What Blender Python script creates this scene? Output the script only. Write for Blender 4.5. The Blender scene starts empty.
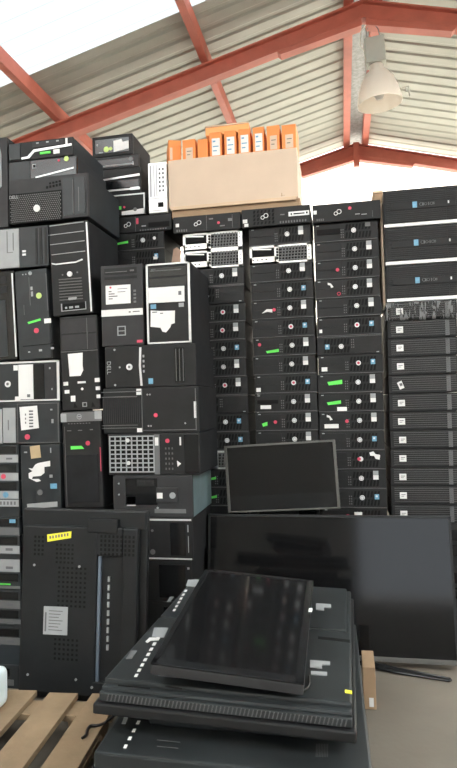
import bpy, bmesh, math, random
from mathutils import Vector, Matrix
random.seed(7)
D = bpy.data
COL = bpy.context.scene.collection
# ------------------------------------------------------------------ camera
FPX = 600.0; YAW = math.radians(10.8); PIT = math.radians(1.72); ROL = math.radians(1.5); CAMH = 1.2
_r = Vector((math.cos(YAW), math.sin(YAW), 0)); _f0 = Vector((-math.sin(YAW), math.cos(YAW), 0)); _z = Vector((0, 0, 1))
_f = _f0*math.cos(PIT) + _z*math.sin(PIT); _u = -_f0*math.sin(PIT) + _z*math.cos(PIT)
R_ = _r*math.cos(ROL) - _u*math.sin(ROL); U_ = _r*math.sin(ROL) + _u*math.cos(ROL)
CAM = Vector((0, 0, CAMH))
def ray(px, py): return R_*((px-228.5)/FPX) + U_*((384-py)/FPX) + _f
def at(px, py, Y):
    d = ray(px, py); return CAM + d*(Y/d.y)
def atz(px, py, z):
    d = ray(px, py); return CAM + d*((z-CAMH)/d.z)
cd = D.cameras.new('camera'); cam = D.objects.new('camera', cd); COL.objects.link(cam)
m = Matrix((R_, U_, -_f)).transposed().to_4x4(); m.translation = CAM
cam.matrix_world = m
cd.sensor_fit = 'VERTICAL'; cd.sensor_height = 24; cd.sensor_width = 24; cd.lens = 24*FPX/768; cd.clip_start = .05
bpy.context.scene.camera = cam
# ------------------------------------------------------------------ materials
def mat(name, c, rough=.5, metal=0., var=.12, scale=14., spec=.5, bump=0., bscale=60., coat=0.):
    m = D.materials.new(name); m.use_nodes = True; nt = m.node_tree; b = nt.nodes['Principled BSDF']
    b.inputs['Roughness'].default_value = rough; b.inputs['Metallic'].default_value = metal
    b.inputs['Specular IOR Level'].default_value = spec; b.inputs['Coat Weight'].default_value = coat
    tc = nt.nodes.new('ShaderNodeTexCoord')
    if var > 0:
        n = nt.nodes.new('ShaderNodeTexNoise'); n.inputs['Scale'].default_value = scale; n.inputs['Detail'].default_value = 5
        nt.links.new(tc.outputs['Object'], n.inputs['Vector'])
        r = nt.nodes.new('ShaderNodeValToRGB')
        r.color_ramp.elements[0].position = .3; r.color_ramp.elements[1].position = .72
        r.color_ramp.elements[0].color = [x*(1-var) for x in c] + [1]; r.color_ramp.elements[1].color = [min(1, x*(1+var)) for x in c] + [1]
        nt.links.new(n.outputs['Fac'], r.inputs['Fac']); nt.links.new(r.outputs['Color'], b.inputs['Base Color'])
    else:
        b.inputs['Base Color'].default_value = list(c) + [1]
    if bump > 0:
        n2 = nt.nodes.new('ShaderNodeTexNoise'); n2.inputs['Scale'].default_value = bscale
        nt.links.new(tc.outputs['Object'], n2.inputs['Vector'])
        bp = nt.nodes.new('ShaderNodeBump'); bp.inputs['Strength'].default_value = bump; bp.inputs['Distance'].default_value = .01
        nt.links.new(n2.outputs['Fac'], bp.inputs['Height']); nt.links.new(bp.outputs['Normal'], b.inputs['Normal'])
    return m
K = {}
K['case'] = mat('dusty_black_steel', (.016, .0165, .018), .65, spec=.12, var=.25, scale=9)
K['bezel'] = mat('black_plastic', (.0165, .0165, .0172), .5, spec=.22, var=.15)
K['bezel_grey'] = mat('charcoal_plastic', (.03, .03, .032), .5, spec=.25, var=.15)
K['bezel_blue'] = mat('blue_black_plastic', (.017, .021, .024), .45, spec=.4, var=.2)
K['case_blue'] = mat('blue_black_steel', (.019, .0235, .027), .55, spec=.2, var=.25, scale=7)
K['gloss'] = mat('gloss_black_plastic', (.009, .0095, .0105), .16, var=0, spec=.4)
K['dark'] = mat('dark_recess', (.003, .003, .0033), .7, var=0, spec=.2)
K['mid'] = mat('mid_grey_plastic', (.12, .123, .127), .45, var=.1)
K['lightgrey'] = mat('light_grey_plastic', (.3, .315, .325), .45, var=.08)
K['seam'] = mat('seam_grey', (.085, .085, .088), .4, var=.1)  # paler grey for seams, edges and fine front lines
K['silver'] = mat('silver_plastic', (.62, .63, .64), .32, .3, var=.05)
K['steel'] = mat('bare_steel', (.74, .75, .74), .38, .45, var=.1, scale=20)
K['teal'] = mat('blue_grey_steel', (.13, .18, .195), .4, .2, var=.15)
K['white'] = mat('white_paper', (.7, .7, .7), .7, var=.04)
K['ink'] = mat('label_ink', (.12, .12, .13), .7, var=0)
K['green'] = mat('green_sticker', (.12, .72, .1), .55, var=.05)
K['lime'] = mat('lime_sticker', (.5, .65, .2), .55, var=.05)
K['red'] = mat('red_sticker', (.55, .05, .1), .55, var=.05)
K['blue'] = mat('blue_sticker', (.13, .31, .46), .4, var=.15, scale=90)
K['orange_s'] = mat('orange_sticker', (.8, .36, .12), .55, var=.05)
K['badge'] = mat('badge_silver', (.66, .67, .68), .35, .2, var=.05)
K['tape'] = mat('tan_tape', (.45, .34, .2), .6, var=.1)
K['card'] = mat('cardboard', (.6, .44, .3), .8, var=.07, scale=8)
K['cardpale'] = mat('pale_cardboard', (.6, .47, .36), .8, var=.05, scale=6)
K['carddark'] = mat('dark_brown_cardboard', (.34, .23, .14), .8, var=.1, scale=8)  # darker brown board colour
K['orange'] = mat('orange_carton', (.76, .25, .06), .6, var=.06)
K['redsteel'] = mat('red_oxide_steel', (.52, .15, .105), .55, var=.14, scale=5)
K['screen'] = mat('lcd_glass', (.006, .006, .0065), .09, var=0, spec=.3)
K['screen_dull'] = mat('lcd_matt_glass', (.006, .006, .0065), .12, var=0, spec=.4)
K['tvblack'] = mat('tv_black_plastic', (.011, .0115, .0125), .4, spec=.35, var=.25, scale=6)
K['tvback'] = mat('tv_rear_plastic', (.0105, .0118, .0132), .5, spec=.3, var=.22, scale=10, bump=.05, bscale=300)
K['pile'] = mat('dusty_tv_rear', (.02, .0232, .0248), .42, spec=.4, var=.3, scale=5)
K['bezelgrey'] = mat('brushed_grey_bezel', (.11, .107, .1), .35, .4, var=.05)
K['yellow'] = mat('yellow_label', (.8, .72, .05), .6, var=.04)
K['wood'] = mat('pallet_pine', (.25, .175, .105), .75, var=.2, scale=7, bump=.15, bscale=40)
K['blueplate'] = mat('bluish_port_plate', (.16, .2, .26), .35, .5, var=.1)
K['brown'] = mat('brown_paper', (.3, .2, .15), .8, var=.2)
K['cable'] = mat('cable_rubber', (.015, .014, .014), .5, var=0)
K['lampwhite'] = mat('lamp_enamel', (.83, .78, .72), .4, var=.03)
K['ballast'] = mat('ballast_grey', (.42, .43, .38), .5, var=.05)
K['galv'] = mat('galvanised', (.22, .23, .23), .4, .5, var=.3, scale=30)
K['conc'] = mat('dusty_concrete', (.135, .117, .094), .85, var=.16, scale=2.2, bump=.08, bscale=40)
K['wall'] = mat('white_painted_wall', (.86, .82, .75), .85, var=.03, scale=3)
K['roof'] = mat('corrugated_roof', (.4, .415, .37), .5, .1, var=.08, scale=3)
K['jug'] = mat('pale_plastic', (.72, .82, .85), .4, var=.03)
# translucent rooflight sheet
def translucent(name, c, mix):
    m = D.materials.new(name); m.use_nodes = True; nt = m.node_tree
    o = nt.nodes['Material Output']; nt.nodes.remove(nt.nodes['Principled BSDF'])
    t = nt.nodes.new('ShaderNodeBsdfTranslucent'); t.inputs['Color'].default_value = c
    d = nt.nodes.new('ShaderNodeBsdfDiffuse'); d.inputs['Color'].default_value = c
    mx = nt.nodes.new('ShaderNodeMixShader'); mx.inputs['Fac'].default_value = mix
    nt.links.new(d.outputs[0], mx.inputs[1]); nt.links.new(t.outputs[0], mx.inputs[2]); nt.links.new(mx.outputs[0], o.inputs['Surface'])
    return m
K['skylight'] = translucent('fibreglass_sheet', (.86, .93, .95, 1), .8)
K['skydim'] = translucent('dimmed_fibreglass_sheet', (.085, .095, .1, 1), .8)  # same sheet, colour darkened so its daylight glow does not clip
K['gable'] = translucent('cream_fibreglass_sheet', (1, .96, .88, 1), .85)
K['shade'] = translucent('lamp_acrylic', (.92, .88, .82, 1), .5)
K['block'] = mat('block_wall', (.3, .29, .27), .85, var=.1)
def film():
    m = D.materials.new('clear_plastic_film'); m.use_nodes = True; nt = m.node_tree
    b = nt.nodes['Principled BSDF']; b.inputs['Base Color'].default_value = (.13, .133, .137, 1); b.inputs['Roughness'].default_value = .3
    b.inputs['Alpha'].default_value = .3
    tc = nt.nodes.new('ShaderNodeTexCoord')
    mp = nt.nodes.new('ShaderNodeMapping'); mp.inputs['Rotation'].default_value = (0, .75, 0); mp.inputs['Scale'].default_value = (1, 1, .22)
    n = nt.nodes.new('ShaderNodeTexNoise'); n.inputs['Scale'].default_value = 62; n.inputs['Detail'].default_value = 2; n.inputs['Distortion'].default_value = .8
    nt.links.new(tc.outputs['Object'], mp.inputs[0]); nt.links.new(mp.outputs[0], n.inputs['Vector'])
    r = nt.nodes.new('ShaderNodeValToRGB'); r.color_ramp.elements[0].position = .52; r.color_ramp.elements[1].position = .56
    r.color_ramp.elements[0].color = (.02, .02, .02, 1); r.color_ramp.elements[1].color = (.97, .97, .97, 1)
    nt.links.new(n.outputs['Fac'], r.inputs[0]); nt.links.new(r.outputs[0], b.inputs['Alpha'])
    return m
K['film'] = film()
# ------------------------------------------------------------------ mesh builder
class MB:
    def __init__(s): s.bm = bmesh.new()
    def _bev(s, vs, bev, seg=2):
        if bev > 0:
            es = {e for v in vs for e in v.link_edges}
            bmesh.ops.bevel(s.bm, geom=list(es), offset=bev, segments=seg, affect='EDGES', profile=.6, clamp_overlap=True)
    def box(s, x0, x1, y0, y1, z0, z1, bev=0, seg=2):
        r = bmesh.ops.create_cube(s.bm, size=1, matrix=Matrix.Translation(((x0+x1)/2, (y0+y1)/2, (z0+z1)/2)) @ Matrix.Diagonal((abs(x1-x0), abs(y1-y0), abs(z1-z0), 1)))
        s._bev(r['verts'], bev, seg); return s
    def prism(s, pts, y0, y1, bev=0):           # polygon in x-z extruded along y
        a = [s.bm.verts.new((x, y0, z)) for x, z in pts]; b = [s.bm.verts.new((x, y1, z)) for x, z in pts]
        n = len(pts)
        s.bm.faces.new(a); s.bm.faces.new(b[::-1])
        for i in range(n): s.bm.faces.new((a[i], b[i], b[(i+1) % n], a[(i+1) % n]))
        bmesh.ops.recalc_face_normals(s.bm, faces=s.bm.faces[:]); s._bev(a+b, bev); return s
    def poly3(s, pts, vec):                     # planar 3-D polygon extruded by vec
        vec = Vector(vec); a = [s.bm.verts.new(p) for p in pts]; b = [s.bm.verts.new(Vector(p)+vec) for p in pts]; n = len(pts)
        s.bm.faces.new(a); s.bm.faces.new(b[::-1])
        for i in range(n): s.bm.faces.new((a[i], b[i], b[(i+1) % n], a[(i+1) % n]))
        bmesh.ops.recalc_face_normals(s.bm, faces=s.bm.faces[:]); return s
    def disc(s, x, z, r, y0, y1, seg=20):
        return s.prism([(x+r*math.cos(t*2*math.pi/seg), z+r*math.sin(t*2*math.pi/seg)) for t in range(seg)], y0, y1)
    def ring(s, x, z, R, r, y, seg=18, tilt=0):
        n2 = 6; g = []
        for i in range(seg):
            a = 2*math.pi*i/seg; row = []
            for j in range(n2):
                b = 2*math.pi*j/n2; q = R + r*math.cos(b)
                row.append(s.bm.verts.new((x+q*math.cos(a), y+r*math.sin(b), z+q*math.sin(a))))
            g.append(row)
        for i in range(seg):
            for j in range(n2): s.bm.faces.new((g[i][j], g[(i+1) % seg][j], g[(i+1) % seg][(j+1) % n2], g[i][(j+1) % n2]))
        bmesh.ops.recalc_face_normals(s.bm, faces=s.bm.faces[:]); return s
    def tube(s, pts, r, n=8):
        pts = [Vector(p) for p in pts]; rings = []
        for i, p in enumerate(pts):
            t = (pts[min(i+1, len(pts)-1)] - pts[max(i-1, 0)]).normalized()
            a = t.orthogonal().normalized() if i == 0 else (prev - t*prev.dot(t)).normalized()
            prev = a; b = t.cross(a)
            rings.append([s.bm.verts.new(p + (a*math.cos(2*math.pi*k/n) + b*math.sin(2*math.pi*k/n))*r) for k in range(n)])
        for i in range(len(rings)-1):
            for k in range(n): s.bm.faces.new((rings[i][k], rings[i][(k+1) % n], rings[i+1][(k+1) % n], rings[i+1][k]))
        s.bm.faces.new(rings[0][::-1]); s.bm.faces.new(rings[-1]); return s
    def lathe(s, prof, n=32, c=(0, 0)):
        rings = [[s.bm.verts.new((c[0]+r*math.cos(2*math.pi*k/n), c[1]+r*math.sin(2*math.pi*k/n), z)) for k in range(n)] for r, z in prof]
        for i in range(len(rings)-1):
            for k in range(n): s.bm.faces.new((rings[i][k], rings[i][(k+1) % n], rings[i+1][(k+1) % n], rings[i+1][k]))
        return s
    def build(s, name, m, parent=None, smooth=False):
        me = D.meshes.new(name); s.bm.to_mesh(me); s.bm.free(); me.materials.append(m)
        if smooth:
            for p in me.polygons: p.use_smooth = True
        o = D.objects.new(name, me); COL.objects.link(o)
        if parent: o.parent = parent
        return o
def tag(o, label=None, cat=None, group=None, kind=None):
    for k, v in (('label', label), ('category', cat), ('group', group), ('kind', kind)):
        if v: o[k] = v
    return o
def thing(name, label, cat, loc=(0, 0, 0), group=None, rot=(0, 0, 0)):
    o = D.objects.new(name, None); COL.objects.link(o); o.location = loc; o.rotation_euler = rot; o.empty_display_size = .05
    return tag(o, label, cat, group)
def dup(root, loc, label, group=None, rot=None):
    r = root.copy(); COL.objects.link(r); r.location = loc; r['label'] = label
    if group: r['group'] = group
    if rot: r.rotation_euler = rot
    for ch in list(root.children):
        c = ch.copy(); COL.objects.link(c); c.parent = r
        for g in ch.children:
            d = g.copy(); COL.objects.link(d); d.parent = c
    return r
# face feature: shapes given in fractions (u from the left, v from the top) of a w x h front whose plane is y=0
KEEP = ('grille', 'print', 'honey', 'port', 'vent', 'rim', 'badge', 'button_row', 'icons', 'studs', 'edges_', 'frame', 'drive_line', 'bay_line', 'marks', 'band', 'ribbed', 'rib_', 'cutouts', 'covers', 'slot', 'cells', 'lettering', 'arrow', 'front_foot')
SING = {'front_bars': 'front_bar', 'indicator_marks': 'indicator_light', 'silver_edges': 'silver_edge', 'side_buttons': 'side_button', 'pale_strips': 'pale_strip', 'bay_lines': 'bay_line', 'front_feet': 'front_foot', 'panel_lines': 'panel_line', 'rib_edges': 'rib_edge'}
def feat(root, w, h, name, m, shapes, label=None, parent=None):
    if len(shapes) > 1 and not any(k in name for k in KEEP):
        o = None
        for q in shapes: o = feat(root, w, h, SING.get(name, name), m, [q], label.rstrip('s') if label and label.endswith('s') else label, parent) if o is None or True else o
        return o
    b = MB(); X = lambda u: (u-.5)*w; Z = lambda v: (1-v)*h
    for s in shapes:
        k = s[0]
        if k == 'b': b.box(X(s[1]), X(s[3]), -s[5], .003, Z(s[4]), Z(s[2]), s[6] if len(s) > 6 else 0)
        elif k == 'd': b.disc(X(s[1]), Z(s[2]), s[3], -s[4], .003)
        elif k == 'p': b.prism([(X(u), Z(v)) for u, v in s[1]], -s[2], .003)
        elif k == 'o': b.ring(X(s[1]), Z(s[2]), s[3], s[4], -s[5])
    o = b.build(name, m, parent or root)
    if label: o['label'] = label
    return o
def rect(u0, v0, u1, v1, p=.002, bev=0): return ('b', u0, v0, u1, v1, p, bev)
def slots(u0, v0, u1, v1, nx, ny, slant=0., fill=.5, p=.0012):
    out = []; du = (u1-u0)/nx; dv = (v1-v0)/ny
    for j in range(ny):
        for i in range(nx):
            a = u0+du*i; t = v0+dv*j; g = dv*.12
            out.append(('p', [(a+slant, t+g), (a+slant+du*fill, t+g), (a+du*fill-slant*.0, t+dv-g), (a, t+dv-g)], p))
    return out
def case(root, w, h, d, mc, mb, bev=.004, side=None, bt=.016, rim=None):
    b = MB().box(-w/2+.001, w/2-.001, bt+.001, d, .0005, h-.0005, .003).build('case', mc, root)
    if side: b['label'] = side
    MB().box(-w/2, w/2, 0, bt, 0, h, bev).build('front_bezel', mb, root)
    return root
class Unit:
    """one computer whose front face covers the pixel rect (x0,y0,x1,y1) of the photo when it stands at depth Y; features take photo pixels"""
    def __init__(s, name, label, cat, r, Y, depth, mc, mb, zb=None, ztop=None, roll=0, group=None, bev=.004, side=None, bt=.016):
        x0, y0, x1, y1 = r; s.r = r; xc = (x0+x1)/2; yc = (y0+y1)/2
        a, c = at(x0, yc, Y), at(x1, yc, Y); s.w = c.x-a.x-.002
        zt = at(xc, y0, Y).z if ztop is None else ztop
        z0 = at(xc, y1, Y).z if zb is None else zb
        s.h = zt-z0-.001; s.top = zt
        lift = abs(math.sin(math.radians(roll)))*s.w/2
        s.root = thing(name, label, cat, ((a.x+c.x)/2, Y, z0+lift), group, (0, -math.radians(roll), 0))
        s.h -= 2*lift
        s.d = depth
        case(s.root, s.w, s.h, depth, mc, mb, bev, side, bt)
    def u(s, px): return (px-s.r[0])/(s.r[2]-s.r[0])
    def v(s, py): return (py-s.r[1])/(s.r[3]-s.r[1])
    def R(s, x0, y0, x1, y1, p=.002, bev=0): return ('b', s.u(x0), s.v(y0), s.u(x1), s.v(y1), p, bev)
    def P(s, pts, p=.0016): return ('p', [(s.u(x), s.v(y)) for x, y in pts], p)
    def C(s, x, y, r, p=.002): return ('d', s.u(x), s.v(y), r, p)
    def O(s, x, y, R, r, p=.001): return ('o', s.u(x), s.v(y), R, r, p)
    def f(s, name, m, shapes, label=None, parent=None): return feat(s.root, s.w, s.h, name, K[m], shapes, label, parent)
def lettering(text, size, m, parent, loc, rot=(math.pi/2, 0, 0), name='lettering'):
    c = D.curves.new(name, 'FONT'); c.body = text; c.size = size; c.extrude = .0006; c.align_x = 'CENTER'; c.align_y = 'CENTER'
    t = D.objects.new(name, c); COL.objects.link(t)
    dg = bpy.context.evaluated_depsgraph_get(); me = D.meshes.new_from_object(t.evaluated_get(dg)); D.objects.remove(t)
    me.materials.clear(); me.materials.append(m)
    o = D.objects.new(name, me); COL.objects.link(o); o.parent = parent; o.location = loc; o.rotation_euler = rot
    return o
ORD = ['', 'first', 'second', 'third', 'fourth', 'fifth', 'sixth', 'seventh', 'eighth', 'ninth', 'tenth', 'eleventh', 'twelfth', 'thirteenth', 'fourteenth', 'fifteenth', 'sixteenth', 'seventeenth']
# ------------------------------------------------------------------ the building
RX, RZ, SL = .29, 5.0, .262          # ridge x, roof height at the ridge, slope
XL, XR, Y0, Y1 = -5.0, 5.4, -4.0, 9.0
def roofz(x): return RZ - SL*abs(x-RX)
def st(o): o['kind'] = 'structure'; return o
st(MB().box(XL-1, XR+1, Y0-3, Y1+.2, -.1, 0).build('floor', K['conc']))
HB = 2.35
st(MB().box(XL, XR, Y1, Y1+.15, 0, HB).build('wall_back', K['wall']))
st(MB().prism([(XL, HB), (XR, HB), (XR, roofz(XR)-.02), (RX, RZ-.02), (XL, roofz(XL)-.02)], Y1+.05, Y1+.054).build('window_back', K['gable']))
HF = 2.4
b = MB(); b.prism([(XL, 0), (.15, 0), (.15, HF), (XL, HF)], Y0-.15, Y0); b.prism([(3.4, 0), (XR, 0), (XR, HF), (3.4, HF)], Y0-.15, Y0); st(b.build('wall_front_added', K['block']))  # unseen wall added to block low sky light from the front
st(MB().prism([(XL, HF), (XR, HF), (XR, roofz(XR)-.02), (RX, RZ-.02), (XL, roofz(XL)-.02)], Y0-.06, Y0-.056).build('window_front_added', K['gable']))  # unseen sheeting added to bring in light from high up
st(MB().box(XL-.15, XL, Y0, Y1, 0, roofz(XL)-.02).build('wall_left', K['wall']))
st(MB().box(XR, XR+.15, Y0, Y1, 0, roofz(XR)-.02).build('wall_right', K['wall']))
PITCH = .19
def sheet(name, m, y0, y1, x0, x1, dz=0):
    """corrugated sheet between x0 and x1 on one slope; ribs run up the slope"""
    n = max(1, round((y1-y0)/PITCH)); p = (y1-y0)/n; prof = []
    for i in range(n):
        y = y0+i*p
        prof += [(y, 0), (y+p*.55, 0), (y+p*.68, .013), (y+p*.87, .013)]
    prof.append((y1, 0))
    bm = bmesh.new()
    def row(x): return [bm.verts.new((x, y, roofz(x)+dz+z)) for y, z in prof]
    a, c = row(x0), row(x1)
    for i in range(len(prof)-1): bm.faces.new((a[i], a[i+1], c[i+1], c[i]))
    me = D.meshes.new(name); bm.to_mesh(me); bm.free(); me.materials.append(m)
    o = D.objects.new(name, me); COL.objects.link(o); return st(o)
# left and right slopes with translucent rooflight sheets let into them
SKY_L = [(-2.68, -.02), (2.0, 4.94)]
SKY_R = [(-2.68, -.02), (1.5, 3.6), (6.4, 8.3)]  # rear one is out of view, added to brighten the back wall
k = [0]
def slope(side, x0, x1, sky):
    y = Y0
    for a, c in sky + [(Y1, None)]:
        if a > y: sheet('ceiling_'+side, K['roof'], y, a, x0, x1)
        if c is not None:
            xa, xb = (x0+.9, x1-.5) if side == 'left' else (x0+1.7, x1-.6)
            sheet('ceiling_'+side, K['roof'], a, c, x0, xa); sheet('ceiling_'+side, K['roof'], a, c, xb, x1)
            k[0] += 1; sheet('window_%d' % k[0], K['skydim' if c == 4.94 else 'skylight'], a, c, xa, xb)
            y = c
slope('left', RX-.06 if False else XL-.3, RX-.05, SKY_L)
slope('right', RX+.05, XR+.3, SKY_R)
st(MB().box(RX-.085, RX+.085, Y0, Y1, RZ-.05, RZ-.044).build('roof_trim', K['galv']))
# purlins along the building
def purlin(x, wd=.06, hh=.13):
    z = roofz(x)-.004
    s = -SL if x > RX else SL
    pts = [(x-wd/2, z-hh), (x+wd/2, z-hh), (x+wd/2, z+s*wd/2-.004), (x-wd/2, z-s*wd/2-.004)]
    st(MB().prism(pts, Y0, Y1-.003).build('roof_beam', K['redsteel']))
for x in (RX-.13, RX-1.5, RX-3.03, RX-4.4, RX+.13, RX+1.6, RX+3.0, RX+4.4): purlin(x, .07 if abs(x-RX) > 1 else .085)
def rafter(y):
    hh, fw, fl = .17, .11, .016
    for sgn, xe in ((-1, XL+.02), (1, XR-.02)):
        b = MB(); x0 = RX; z0 = RZ-.14; x1 = xe; z1 = roofz(xe)-.14
        def band(t0, t1, w): b.poly3([(x0, y-w/2, z0-t0), (x1, y-w/2, z1-t0), (x1, y-w/2, z1-t1), (x0, y-w/2, z0-t1)], (0, w, 0))
        band(0, fl, fw); band(fl, hh-fl, .012); band(hh-fl, hh, fw)
        st(b.build('roof_beam', K['redsteel']))
        # haunch plate under the apex
        L = .8*sgn
        st(MB().poly3([(x0+.02*sgn, y-.05, z0-hh-.0), (x0+L, y-.05, z0-hh-SL*abs(L)), (x0+L*.96, y-.05, z0-hh-SL*abs(L)-.03), (x0+.02*sgn, y-.05, z0-hh-.07)], (0, .1, 0)).build('roof_beam', K['redsteel']))
for y in (-.8, 2.4-4.8, 5.6, 8.75): rafter(y)
st(MB().box(RX-.04, RX+.04, 8.62, 8.68, RZ-.5, RZ-.16).build('roof_beam', K['redsteel']))
# ------------------------------------------------------------------ hidden supports of the stacks: plain lying towers
YC = 3.0
fill_proto = None
def fill(xc, w, Y, z_to, d=.4, first=True):
    """plain lying towers from the floor up to z_to"""
    n = max(1, round(z_to/.18)); h = z_to/n
    base = None
    for i in range(n):
        lab = 'plain black desktop computer low in the stacks, hidden behind other machines'
        if base is None:
            base = thing('tower_computer', lab, 'computer', (xc, Y, 0), 'plain computers hidden low in the stacks')
            case(base, w, h-.0015, d, K['case'], K['bezel'])
            feat(base, w, h, 'power_button', K['mid'], [('d', .3, .4, .008, .002)])
            feat(base, w, h, 'drive_bay', K['gloss'], [rect(.66, .15, .94, .4), rect(.66, .5, .94, .75)])
        else: dup(base, (xc, Y, i*h), lab)
# ------------------------------------------------------------------ slim desktops (one kind, copied)
SW, SH, SD = .312, .0922, .34
def slim_proto(flip):
    t = thing('desktop_computer', 'x', 'computer')
    case(t, SW, SH, SD, K['case'], K['bezel'])
    def fl(shapes):
        if not flip: return shapes
        o = []
        for s in shapes:
            if s[0] == 'b': o.append(('b', 1-s[3], 1-s[4], 1-s[1], 1-s[2]) + s[5:])
            elif s[0] == 'p': o.append(('p', [(1-u, 1-v) for u, v in s[1]], s[2]))
            elif s[0] == 'd': o.append(('d', 1-s[1], 1-s[2]) + s[3:])
        return o
    feat(t, SW, SH, 'drive_bay', K['bezel'], fl([rect(.035, .1, .415, .5, .0022, .001)]))
    feat(t, SW, SH, 'drive_button', K['lightgrey'], fl([rect(.045, .07, .085, .12, .003)]))
    feat(t, SW, SH, 'port_panel', K['mid'], fl([rect(.425 + .03*(i % 2), .36+.13*(i//2), .437 + .03*(i % 2), .42+.13*(i//2), .002) for i in range(8)]))
    feat(t, SW, SH, 'vent_grille', K['dark'], fl(slots(.49, .06, .9, .92, 8, 2, .018, .6)))
    feat(t, SW, SH, 'edge_strip', K['seam'], fl([rect(.0, .955, 1, .985, .0012)]))
    return t
SP, SPF = slim_proto(False), slim_proto(True)
STK = {'w': None}
def slim(t, badge, cert, extras, flip=False):
    fu = (lambda u: 1-u) if flip else (lambda u: u)
    fv = (lambda v: 1-v) if flip else (lambda v: v)
    if badge:
        o = feat(t, SW, SH, 'round_badge', K['badge'], [('d', fu(.625), fv(.45), .0118, .004)])
        if badge == 'r': feat(t, SW, SH, 'red_dot', K['red'], [('d', fu(.625), fv(.45), .0066, .0052)], 'red dot sticker', o)
        elif badge == 'R': feat(t, SW, SH, 'red_dot', K['red'], [('d', fu(.6), fv(.45), .0085, .0052)], 'red dot sticker', o)
        else: feat(t, SW, SH, 'badge_ring', K['mid'], [('o', fu(.625), fv(.45), .0075, .0008, .0042)], None, o)
    A = sorted((fu(.805), fu(.885))); B1 = sorted((fv(.06), fv(.5)))
    if cert == 'w':
        o = feat(t, SW, SH, 'licence_sticker', K['white'], [rect(A[0], .29, A[1], .52) if not flip else rect(A[0], .5, A[1], .72)])
        feat(t, SW, SH, 'sticker_top', K['lightgrey'], [rect(A[0], .06, A[1], .28) if not flip else rect(A[0], .73, A[1], .94)], None, o)
    elif cert == 'g': feat(t, SW, SH, 'licence_sticker', K['mid'], [rect(A[0], .08, A[1], .3)])
    elif cert == 'b':
        o = feat(t, SW, SH, 'blue_sticker', K['blue'], [rect(A[0]+.008, .27 if not flip else .42, A[1]-.004, .54 if not flip else .68)], 'blue sticker')
        feat(t, SW, SH, 'sticker_mark', K['white'], [('d', (A[0]+A[1])/2, .38 if not flip else .5, .005, .0026)], None, o)
    elif cert == 't': feat(t, SW, SH, 'torn_sticker', K['white'], [('p', [(.76, .12), (.82, .06), (.85, .2), (.92, .25), (.91, .5), (.85, .45), (.83, .3), (.77, .28)], .002)], 'torn white sticker')
    for e in extras:
        k = e[0]
        if k == 'green': feat(t, SW, SH, 'green_sticker', K['green'], [('p', [(e[1], e[2]+.1), (e[3], e[2]), (e[3], e[4]-.06), (e[1]+.02, e[4])], .0035)], 'green sticker')
        elif k == 'white': feat(t, SW, SH, 'white_label', K['white'], [rect(*e[1:5], .0035)], 'white label')
        elif k == 'red': feat(t, SW, SH, 'red_dot', K['red'], [('d', e[1], e[2], .0085, .0042)], 'red dot sticker')
        elif k == 'ring': feat(t, SW, SH, 'red_ring', K['red'], [('o', e[1], e[2], .0075, .002, .003)], 'red ring sticker')
        elif k == 'slot': feat(t, SW, SH, 'open_drive_slot', K['dark'], [rect(*e[1:5], .003)], 'open black drive slot')
        elif k == 'torn': feat(t, SW, SH, 'torn_label', K['white'], [('p', [(e[1], e[2]), (e[1]+.05, e[2]+.06), (e[1]+.09, e[2]+.26), (e[1]+.05, e[2]+.3), (e[1]+.04, e[2]+.16), (e[1], e[2]+.12)], .0035)], 'torn white paper')
        elif k == 'arrow': feat(t, SW, SH, 'white_arrow', K['white'], [('p', [(e[1], e[2]+.22), (e[1]+.08, e[2]), (e[1]+.17, e[2]+.02), (e[1]+.17, e[2]+.2), (e[1]+.09, e[2]+.14)], .0035)], 'white arrow sticker')
used = {}
def place_slim(x, z, Y, label, badge, cert, extras=(), flip=False):
    p = SPF if flip else SP
    g = 'slim desktops stacked in columns against the far side'
    if flip not in used:
        used[flip] = 1; PENDING.append((p, flip))
    t = dup(p, (x, Y, z), label, g)
    slim(t, badge, cert, extras, flip)
    return t
PENDING = []
# stripped white steel chassis
def stripped(x, z, Y, label):
    t = thing('stripped_computer_chassis', label, 'computer chassis', (x, Y, z), 'bare steel chassis in the columns')
    w, h = SW, SH
    MB().box(-w/2+.002, w/2-.002, .01, SD, .001, h-.001, .002).build('case', K['case'], t)
    f = MB()
    f.box(-w/2, w/2, 0, .012, 0, h*.1); f.box(-w/2, w/2, 0, .012, h*.9, h); f.box(-w/2, -w/2+.012, 0, .012, 0, h); f.box(w/2-.022, w/2, 0, .012, 0, h)
    f.box(-.03, -.008, 0, .012, 0, h); f.box(-w/2, -.02, 0, .012, 0, h*.4)
    f.build('front_frame', K['steel'], t)
    feat(t, w, h, 'drive_bay', K['dark'], [rect(.06, .2, .38, .52, .004)])
    feat(t, w, h, 'drive_lip', K['steel'], [('p', [(.06, .13), (.36, .2), (.36, .26), (.06, .2)], .008)])
    g = MB(); X = lambda u: (u-.5)*w
    for i in range(8): g.prism([(X(.49+.05*i)+.006, h*.1), (X(.49+.05*i)+.011, h*.1), (X(.49+.05*i)+.019, h*.9), (X(.49+.05*i)+.014, h*.9)], -.002, .008)
    for j in range(5): g.box(X(.48), X(.92), -.001, .008, h*(.16+.165*j), h*(.2+.165*j))
    g.build('fan_grille', K['mid'], t)
    feat(t, w, h, 'port_cutouts', K['dark'], [rect(.44, .2+.16*i, .47, .29+.16*i, .0125) for i in range(4)] + [rect(.05+.07*i, .72, .075+.07*i, .78, .0008) for i in range(4)] + [rect(.955, .15+.2*i, .97, .2+.2*i, .001) for i in range(4)])
    return t
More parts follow.
